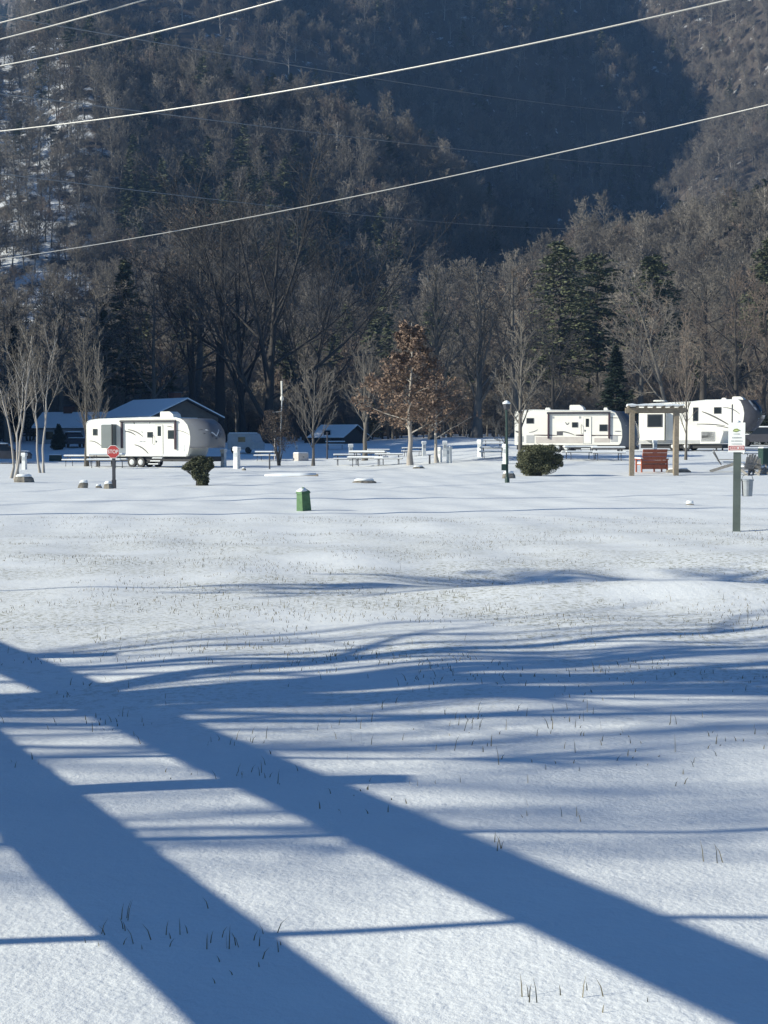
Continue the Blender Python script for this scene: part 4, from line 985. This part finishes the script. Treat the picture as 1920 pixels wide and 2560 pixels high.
# ------------------------------------------------------------------ campground trees
def H_at(px, d, top):
    x, y, z = gd(px, d); return (x, y, z - .05), 1.6 + (1110 - top) * d / F - z
def camp_tree(name, label, px, py, top, kind, seed, r0, **k):
    x, y, z = gp(px, py); h = 1.6 + (1110 - top) * y / F - z; return tree(name, label, (x, y, z - .05), kind, seed, h, r0, **k)
FINE = (.02, .013, .009, .007, .007)
BIR = [(7, .3, .97, 24, 7, .42, .5, 7, .35, .5, .05), (8, .2, 1, 30, 9, .5, .6, 5, .35, .5, .08), (7, .1, 1, 30, 10, .5, .8, 4, .2, .6, .1)]
for i, (px, py, top, seed, lx, ly, lab) in enumerate([
    (28, 1196, 850, 1, -1.6, .2, 'pale birch stem leaning left, at the left edge beside the mossy boulder'),
    (37, 1200, 840, 2, .9, -.2, 'pale upright birch stem right behind the mossy boulder'),
    (44, 1186, 900, 3, .3, .6, 'slender darker birch stem just right of the mossy boulder'),
    (100, 1182, 850, 4, -.6, .3, 'pale birch stem, left of the pair by the dark green cabinet'),
    (109, 1182, 845, 5, .7, .1, 'pale birch stem bowing right, right of the pair by the dark green cabinet')]):
    camp_tree('birch_tree', lab, px, py, top, 'vase', 100 + seed, .062, mats=('barkpale', 'twig'), lean=(lx, ly), levels=BIR, wig=.05, group='birches at the left edge', min_r=FINE)
camp_tree('bare_tree', 'bare tree with many upright shoots in front of the left trailer rear', 217, 1166, 800, 'column', 111, .12, mats=('bark', 'twig'), min_r=FINE, sx=1.1)
camp_tree('bare_tree', 'thin bare tree in front of the left trailer rear window', 247, 1166, 880, 'column', 112, .09, mats=('bark', 'twig'), min_r=FINE, sx=.8)
camp_tree('bare_tree', 'small vase-shaped bare tree right of the white pole', 783, 1165, 925, 'vase', 113, .11, mats=('bark', 'twig'), min_r=(.02, .014, .010, .009, .009), sx=.95, levels=[(17, .16, .8, 36, 5, .62, .5, 8, .35, .5, .04), (7, .2, 1, 26, 8, .42, .6, 5, .3, .5, .07), (5, .1, 1, 28, 10, .45, .8, 4, .2, .6, .1)])
camp_tree('bare_tree', 'upright bare tree left of the brown-leaved oak', 912, 1152, 862, 'column', 114, .14, mats=('bark', 'twig'), min_r=FINE, sx=1.35)
camp_tree('oak_tree', 'pyramid-shaped oak still holding its brown leaves', 1025, 1163, 808, 'spread', 115, .14, mats=('barkpale', 'twig'), min_r=FINE, sx=1.15,
    levels=[(30, .22, .96, 66, 8, .38, .20, 7, .15, .45, .07), (9, .12, 1, 48, 12, .42, .6, 5, .2, .5, .1), (5, .15, 1, 42, 12, .5, .7, 4, .1, .5, .1)], extra=(10, .09, .08, 'leaf'))
camp_tree('oak_tree', 'smaller oak with sparse brown leaves right behind the leafy oak', 1092, 1157, 935, 'spread', 116, .10, mats=('barkpale', 'twig'), min_r=FINE, sx=1.2,
    levels=[(14, .28, .95, 62, 10, .55, .35, 8, .25, .5, .09), (7, .15, 1, 42, 10, .42, .6, 5, .2, .5, .1), (4, .1, 1, 40, 12, .45, .7, 4, .1, .5, .1)], extra=(3, .08, .07, 'leaf'))
camp_tree('bare_tree', 'tall slim bare tree in front of the middle trailer rear', 1303, 1166, 800, 'column', 117, .13, mats=('bark', 'twig'), min_r=FINE, sx=1.05, levels=[(26, .25, .95, 34, 7, .34, .35, 7, .35, .5, .06), (7, .15, 1, 30, 8, .38, .6, 5, .3, .5, .08), (5, .1, 1, 30, 10, .45, .8, 4, .2, .6, .1)])
camp_tree('bare_tree', 'small round-headed bare tree behind the lamp post', 1262, 1150, 992, 'spread', 118, .07, mats=('bark', 'twig'), min_r=FINE, sx=.9)
camp_tree('bare_tree', 'tall thin reddish tree behind the swing frame in front of the fifth wheel', 1714, 1150, 800, 'column', 119, .10, mats=('bark', 'twigred'), min_r=FINE, sx=.75)
# ------------------------------------------------------------------ tall trees along the foot of the hill
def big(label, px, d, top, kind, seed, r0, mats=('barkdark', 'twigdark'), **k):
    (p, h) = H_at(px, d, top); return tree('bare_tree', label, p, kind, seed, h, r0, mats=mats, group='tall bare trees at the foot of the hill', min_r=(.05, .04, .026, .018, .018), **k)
big('huge dark tree with limbs sweeping up to the right, behind the white pole', 668, 172, 575, 'willow', 201, .5, lean=(1.5, 0), sx=1.15)
big('dark many-limbed tree left of the huge sweeping one', 610, 178, 590, 'willow', 202, .42, lean=(-1, 0))
big('tall straight dark tree above the right end of the brown house', 545, 180, 555, 'forest', 203, .5, sx=1.5)
big('dark tree with a broad crown above the brown house chimney', 480, 185, 600, 'spread', 204, .45)
big('thin-limbed dark tree between the brown house and the clipped evergreen', 385, 176, 690, 'spread', 205, .35, mats=('bark', 'twigdark'))
big('slim tree on the hillfoot straight above the white house', 160, 178, 760, 'forest', 206, .3, mats=('bark', 'twig'), sx=1.4)
big('tree at the left edge above the dark car', 20, 170, 770, 'spread', 207, .3, mats=('bark', 'twigred'))
big('tree with a narrow crown between the white house and the brown house', 250, 182, 740, 'forest', 208, .3, mats=('bark', 'twig'), sx=1.5)
big('dark leaning tree right of the huge sweeping one', 770, 176, 690, 'willow', 209, .3, lean=(3, 0))
big('tall grey tree with a feathery top right of the oak', 1085, 178, 690, 'column', 210, .35, mats=('bark', 'twig'), sx=1.5)
big('tall grey tree with upright limbs right of the tiny shed', 1190, 182, 680, 'column', 211, .35, mats=('bark', 'twig'), sx=1.6)
big('dense brownish tree behind the slim tree at the middle trailer rear', 1290, 186, 700, 'forest', 212, .35, mats=('bark', 'twigred'), sx=1.7)
big('dark tree with forked trunk behind the middle trailer roof vents', 1380, 172, 830, 'spread', 213, .3)
big('pale-limbed sycamore leaning left behind the fifth wheel', 1672, 176, 700, 'spread', 214, .30, mats=('bark', 'twig'), lean=(-5, 0))
big('bare tree with dark trunk over the roof of the fifth wheel', 1760, 180, 720, 'forest', 215, .35, mats=('barkdark', 'twig'), sx=1.6)
big('bare tree with a crooked dark trunk right of the fifth wheel nose', 1838, 172, 740, 'spread', 216, .35, mats=('barkdark', 'twigred'))
big('bare tree cut by the right edge above the hedge', 1908, 178, 730, 'spread', 217, .35, mats=('barkdark', 'twigred'))
big('bare brown tree between the pale sycamore and the dark fir', 1600, 190, 760, 'forest', 218, .3, mats=('bark', 'twigred'), sx=1.6)
big('rust-tinted tree top showing above the dark tree over the brown house', 500, 215, 545, 'forest', 219, .4, mats=('bark', 'twigred'), sx=1.7, extra=(1, .12, .1, 'leaf'))
def pine(label, px, d, top, seed, rad, m='needle', name='pine_tree', **k):
    (p, h) = H_at(px, d, top); return conifer(name, label, p, seed, h, rad, 'pines and firs at the foot of the hill', m, **k)
pine('tall pine with a pointed top behind the middle trailer roof', 1395, 205, 610, 301, 6.2, n=120, per=60, t0=.3, size=.42, shape=.42, wid=.5)
pine('tall broad pine behind the black nose of the middle trailer', 1490, 212, 640, 302, 6.8, n=120, per=60, t0=.35, size=.45, shape=.4, wid=.5)
pine('dark-topped pine above the swing frame', 1630, 218, 645, 303, 5.6, n=110, per=60, t0=.5, size=.45, shape=.45, wid=.5)
pine('pine reaching in at the right edge high above the car', 1912, 228, 600, 304, 5.5, n=110, per=60, t0=.5, size=.45, shape=.6, wid=.5)
pine('grey-green pine above the brown house roof', 318, 205, 655, 305, 5.0, n=110, per=55, t0=.25, size=.42, shape=.7, wid=.5)
pine('short dark pine left of the grey-green one above the white house', 262, 200, 760, 306, 3.6, n=80, per=50, t0=.2, size=.4, wid=.5)
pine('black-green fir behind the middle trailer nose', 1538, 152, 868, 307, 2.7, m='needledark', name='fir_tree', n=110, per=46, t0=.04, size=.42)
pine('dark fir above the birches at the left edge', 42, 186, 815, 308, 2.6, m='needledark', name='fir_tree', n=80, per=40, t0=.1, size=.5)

# ------------------------------------------------------------------ overhead cables
def cable(label, L, Mi, Rr, h, r, ext=(-1.2, 2.0), depth=None, group=None):
    def P(p, z):
        q = ray(*p); s = z / q[2] if depth is None else 1; return q * s + (0, 0, CH)
    if depth: a = PT(*L, depth[0]); c = PT(*Rr, depth[1])
    else: a = P(L, h); c = P(Rr, h)
    q = ray(*Mi); kx = q[0] / q[1]
    # point of the straight plan line a-c that lies on the view through Mi
    s = (kx * a[1] - a[0]) / ((c[0] - a[0]) - kx * (c[1] - a[1])); yb = a[1] + s * (c[1] - a[1]); zm = CH + q[2] / q[1] * yb
    sag = (zm - (a[2] + s * (c[2] - a[2]))) / (s * (1 - s))
    ts_ = np.linspace(ext[0], ext[1], 60); pts = [(a[0] + t_ * (c[0] - a[0]), a[1] + t_ * (c[1] - a[1]), a[2] + t_ * (c[2] - a[2]) + sag * t_ * (1 - t_)) for t_ in ts_]
    return tag(MB().tube(pts, r, 6).build('power_cable', 'wire', smooth=True), label, 'cable', group)
cable('bright cable crossing only the top left corner, highest of all', (0, 57), (105, 30), (215, 0), 5, .009, (-2, 6))
cable('second bright cable from the top, crossing the top left', (0, 98), (180, 51), (360, 0), 5, .009, (-1.5, 5))
cable('third bright cable from the top, leaving at the top above the dark valley', (0, 165), (350, 90), (700, 0), 5, .0095, (-1, 4))
cable('longest thick bright cable running up from the left to the top right', (0, 328), (960, 183), (1820, 0), 5, .011, (-.8, 1.8))
cable('lower cable crossing the whole picture above the tree tops', (0, 648), (960, 476), (1920, 262), 5, .0095, (-.6, 1.6))
cable('faint thin cable falling to the right, uppermost of the three faint ones', (400, 108), (960, 200), (1600, 281), 0, .045, (-.4, 1.05), (130, 470), 'faint far cables')
cable('faint thin cable falling to the right, middle of the three faint ones', (380, 282), (960, 352), (1610, 415), 0, .045, (-.4, 1.05), (130, 400), 'faint far cables')
cable('faint thin cable falling to the right, lowest of the three faint ones', (250, 465), (960, 543), (1440, 572), 0, .04, (-.4, 1.05), (130, 330), 'faint far cables')

# ------------------------------------------------------------------ unseen at left: fence, poles, trees placed to cast the shadows on the snow
tE = math.tan(EL); al = R(27.3); D_ = np.array([-math.sin(al), math.cos(al)]); P1 = np.array([.22, 5.98])
hT = 1.55; P2 = np.array([-1.285, 5.98]); nrm = np.array([math.cos(al), math.sin(al)]); dh = float((P1 - P2) @ nrm / (SH @ nrm)) * tE
base = P1 - SH * (hT - float(T(*P1))) / tE
t = thing('shadow_rail_fence', 'unseen timber rail fence added to cast the two diagonal shadow bands', 'fence', (0, 0, 0))  # unseen fence, its rails set to cast the diagonal bands
s0 = (3.15 - base[1]) / D_[1]; s1 = s0 + 16
for i, hz in enumerate((hT, hT - dh)):
    b = base + D_ * s1; a = base + D_ * s0
    if i == 0: b = b + np.array([-math.cos(al), -math.sin(al)]) * 16 * .055
    MB().bar((a[0], a[1], hz), (b[0], b[1], hz + .02), .06, (.195, .20)[i]).build('rail', 'timber', t)
for k in (3.4, 8.2, 12.2):
    a = base + D_ * (s0 + k); MB().box(a[0] - .08, a[0] + .08, a[1] - .08, a[1] + .08, -.2, hT + .15, bev=.01).build('post', 'timber', t)
def pole(label, yG, xG, xb, h, r, lean=.5, name='shadow_sapling', seed=1, kind=None, t0=.82):  # adds a leaning sapling out of view for one thin shadow line
    """slim trunk at x = xb whose shadow crosses the snow near depth yG around xG"""
    off = (xG - xb) * SH[1] / SH[0]; yb = yG - off * (1 - lean); L = -off * lean * .6
    z = float(T(xb, yb)); tree(name, label, (xb, yb, z - .05), kind or 'column', seed, h, r, mats=('bark', 'twig'), lean=(0, L * 2), levels=[(6, t0, .97, 30, 8, .16, .5, 5, .3, .5, .06), (4, .2, 1, 30, 8, .4, .6, 4, .3, .5, .08), (3, .2, 1, 30, 8, .4, .6, 3, .3, .5, .08)], wig=.006)
pole('unseen sapling nearest the camera, added for its thin shadow', 4.10, 0, -4.3, 4.4, .042, 1.1, seed=401)
pole('second unseen sapling, added for its thin shadow', 5.45, .0, -5.2, 4.6, .042, .8, seed=402)
pole('third unseen sapling, added for its thin shadow', 7.35, -.3, -6.0, 3.2, .035, .7, seed=403)
pole('fourth unseen sapling, added for its thin shadow', 6.25, -.3, -12, 5.4, .07, .6, seed=404)
tree('maple_tree', 'big bare maple standing left of the field', (-8.6, 7.7, 0), 'spread', 413, 9.5, .30, lean=(0, -.4), levels=[(20, .2, .97, 38, 9, .50, .45, 8, .4, .6, .06), (6, .2, 1, 36, 10, .45, .6, 6, .3, .55, .08), (4, .15, 1, 34, 12, .45, .7, 5, .25, .5, .1)])
tree('maple_tree', 'bare maple standing left of the field', (-10.5, 7.1, 0), 'spread', 411, 8.6, .22, lean=(0, -.5), levels=[(16, .22, .97, 40, 9, .50, .45, 8, .4, .55, .06), (6, .2, 1, 36, 10, .45, .6, 6, .3, .5, .08), (4, .15, 1, 34, 12, .45, .7, 5, .25, .5, .1)])
tree('maple_tree', 'second bare maple standing further left', (-13.5, 8.4, 0), 'spread', 412, 9.6, .16, lean=(0, -.5), levels=[(14, .25, .97, 40, 9, .50, .45, 8, .4, .55, .06), (6, .2, 1, 36, 10, .45, .6, 6, .3, .5, .08), (4, .15, 1, 34, 12, .45, .7, 5, .25, .5, .1)])
conifer('pine_tree', 'unseen pine off to the left, added to shade the ditch', (-18.5, 12.9, float(T(-18.5, 12.9))), 414, 14.0, 1.9, m='needle', n=60, per=24, t0=.56, size=.30, shape=.35, r0=.07, cat='pine')  # unseen pine added so its crown darkens the ditch
tree('maple_tree', 'unseen bare maple far left, added for soft twig shade', (-23, 2.5, 0), 'spread', 416, 13, .22, levels=[(18, .25, .97, 46, 9, .50, .45, 8, .4, .55, .06), (8, .2, 1, 38, 10, .45, .6, 6, .3, .5, .08), (7, .15, 1, 36, 12, .45, .7, 5, .25, .5, .1), (3, .1, 1, 36, 12, .5, .8, 3, .2, .6, .1)])  # unseen maple added to lay twig shade over the foreground
for yb, xb, lab in ((30.0, -22, 'nearer unseen pole added to cast a shadow line on the field'), (37.5, -26, 'further unseen pole added to cast a shadow line on the field')):  # unseen poles added for the thin shadow lines across the field
    q = thing('shadow_pole', lab, 'shadow pole', (xb, yb, float(T(xb, yb)))); MB().tube([(0, 0, -.2), (0, -.1, 12), (0, -.15, 21)], [.20, .17, .13], 10).build('pole', 'timber', q)
    MB().box(-.06, .06, -1.1, 1.1, 19.4, 19.55).build('crossarm', 'timber', q)

# ------------------------------------------------------------------ grass poking through the snow
rs = np.random.RandomState(8); G = []
def blades(n, cx, cy, sx, sy, h0, h1, w0):
    x = cx + rs.normal(0, 1, n) * sx; y = cy + rs.normal(0, 1, n) * sy; G.append((x, y, rs.uniform(h0, h1, n), np.full(n, w0 * .7)))
for (px, py, n, sx, h0, h1) in ((515, 2360, 13, .10, .03, .10), (440, 2330, 8, .14, .03, .09), (600, 2360, 6, .10, .02, .07), (1340, 2500, 4, .05, .05, .11), (1490, 2500, 6, .06, .03, .10), (615, 1935, 14, .10, .03, .10), (560, 1850, 9, .16, .03, .10), (780, 1850, 12, .35, .04, .12), (290, 1815, 10, .3, .04, .10),
    (1350, 1830, 16, .5, .05, .14), (1500, 1800, 14, .5, .04, .14), (960, 1780, 14, .5, .04, .1), (1360, 2040, 6, .10, .03, .09), (1250, 2120, 4, .04, .04, .10), (1780, 2160, 3, .02, .08, .13), (1180, 1960, 5, .2, .04, .08), (300, 2300, 3, .03, .05, .10), (270, 2360, 4, .05, .03, .06), (640, 2440, 3, .1, .02, .04), (1420, 1600, 9, .3, .05, .13), (1860, 1560, 9, .25, .06, .16), (400, 1670, 30, .9, .03, .09), (900, 1660, 26, .9, .03, .10), (180, 1600, 30, .9, .03, .09)):
    x, y, z = gp(px, py); blades(n, x, y, sx, sx * .8, h0 * .7, h1 * .72, .003)
N = 22000; y = 6 + 26 * rs.uniform(0, 1, N) ** .8; x = rs.uniform(-.3, .3, N) * y
dn = wob(x, y, 3.1, 41) + .8 * wob(x, y, .9, 42); kp = (dn > .55 - .5 * sm(y, 9, 14)) & (rs.rand(N) < .25 + .75 * sm(y, 8, 13)) & (rs.rand(N) < 1 - .85 * sm(x, 1, 4) * sm(y, 14.5, 15.5) * (1 - sm(y, 21, 23)))
G.append((x[kp], y[kp], rs.uniform(.01, .042, kp.sum()) + .045 * (rs.rand(kp.sum()) < .025), np.full(kp.sum(), .003)))
x = np.concatenate([g[0] for g in G]); y = np.concatenate([g[1] for g in G]); hh = np.concatenate([g[2] for g in G]); ww = np.concatenate([g[3] for g in G]); z = T(x, y) - .004
n = len(x); an = rs.uniform(0, 6.28, n); lx = np.cos(an) * hh * rs.uniform(.1, .7, n); ly = np.sin(an) * hh * rs.uniform(.1, .7, n); a2 = rs.normal(0, .6, n); wx = np.cos(a2) * ww; wy = np.sin(a2) * ww
p0 = np.stack([x - wx, y - wy, z], 1); p1 = np.stack([x + wx, y + wy, z], 1); p2 = np.stack([x + lx * .35 + wx * .7, y + ly * .35 + wy * .7, z + hh * .6], 1); p3 = np.stack([x + lx * .35 - wx * .7, y + ly * .35 - wy * .7, z + hh * .6], 1)
p4 = np.stack([x + lx + wx * .1, y + ly, z + hh], 1); p5 = np.stack([x + lx - wx * .1, y + ly, z + hh], 1)
V = np.stack([p0, p1, p2, p3, p4, p5], 1).reshape(-1, 3); i = np.arange(n)[:, None] * 6
Q = np.concatenate([i + np.array([[0, 1, 2, 3]]), i + np.array([[3, 2, 4, 5]])])
tag(link('grass', mesh_np('grass', V, Q), 'grass'), 'dry grass blades poking through the thin snow', kind='stuff')
# ------------------------------------------------------------------ haze
m = bpy.data.materials.new('air'); m.use_nodes = True; t = m.node_tree; t.nodes.clear()
ou = t.nodes.new('ShaderNodeOutputMaterial'); pv = t.nodes.new('ShaderNodeVolumePrincipled')
pv.inputs['Color'].default_value = (.29, .54, 1, 1); pv.inputs['Density'].default_value = .0002; pv.inputs['Anisotropy'].default_value = .2
t.links.new(pv.outputs[0], ou.inputs['Volume'])
hz = MB().box(-640, 640, -70, 1420, -3, 560).build('haze', m); tag(hz, kind='stuff')
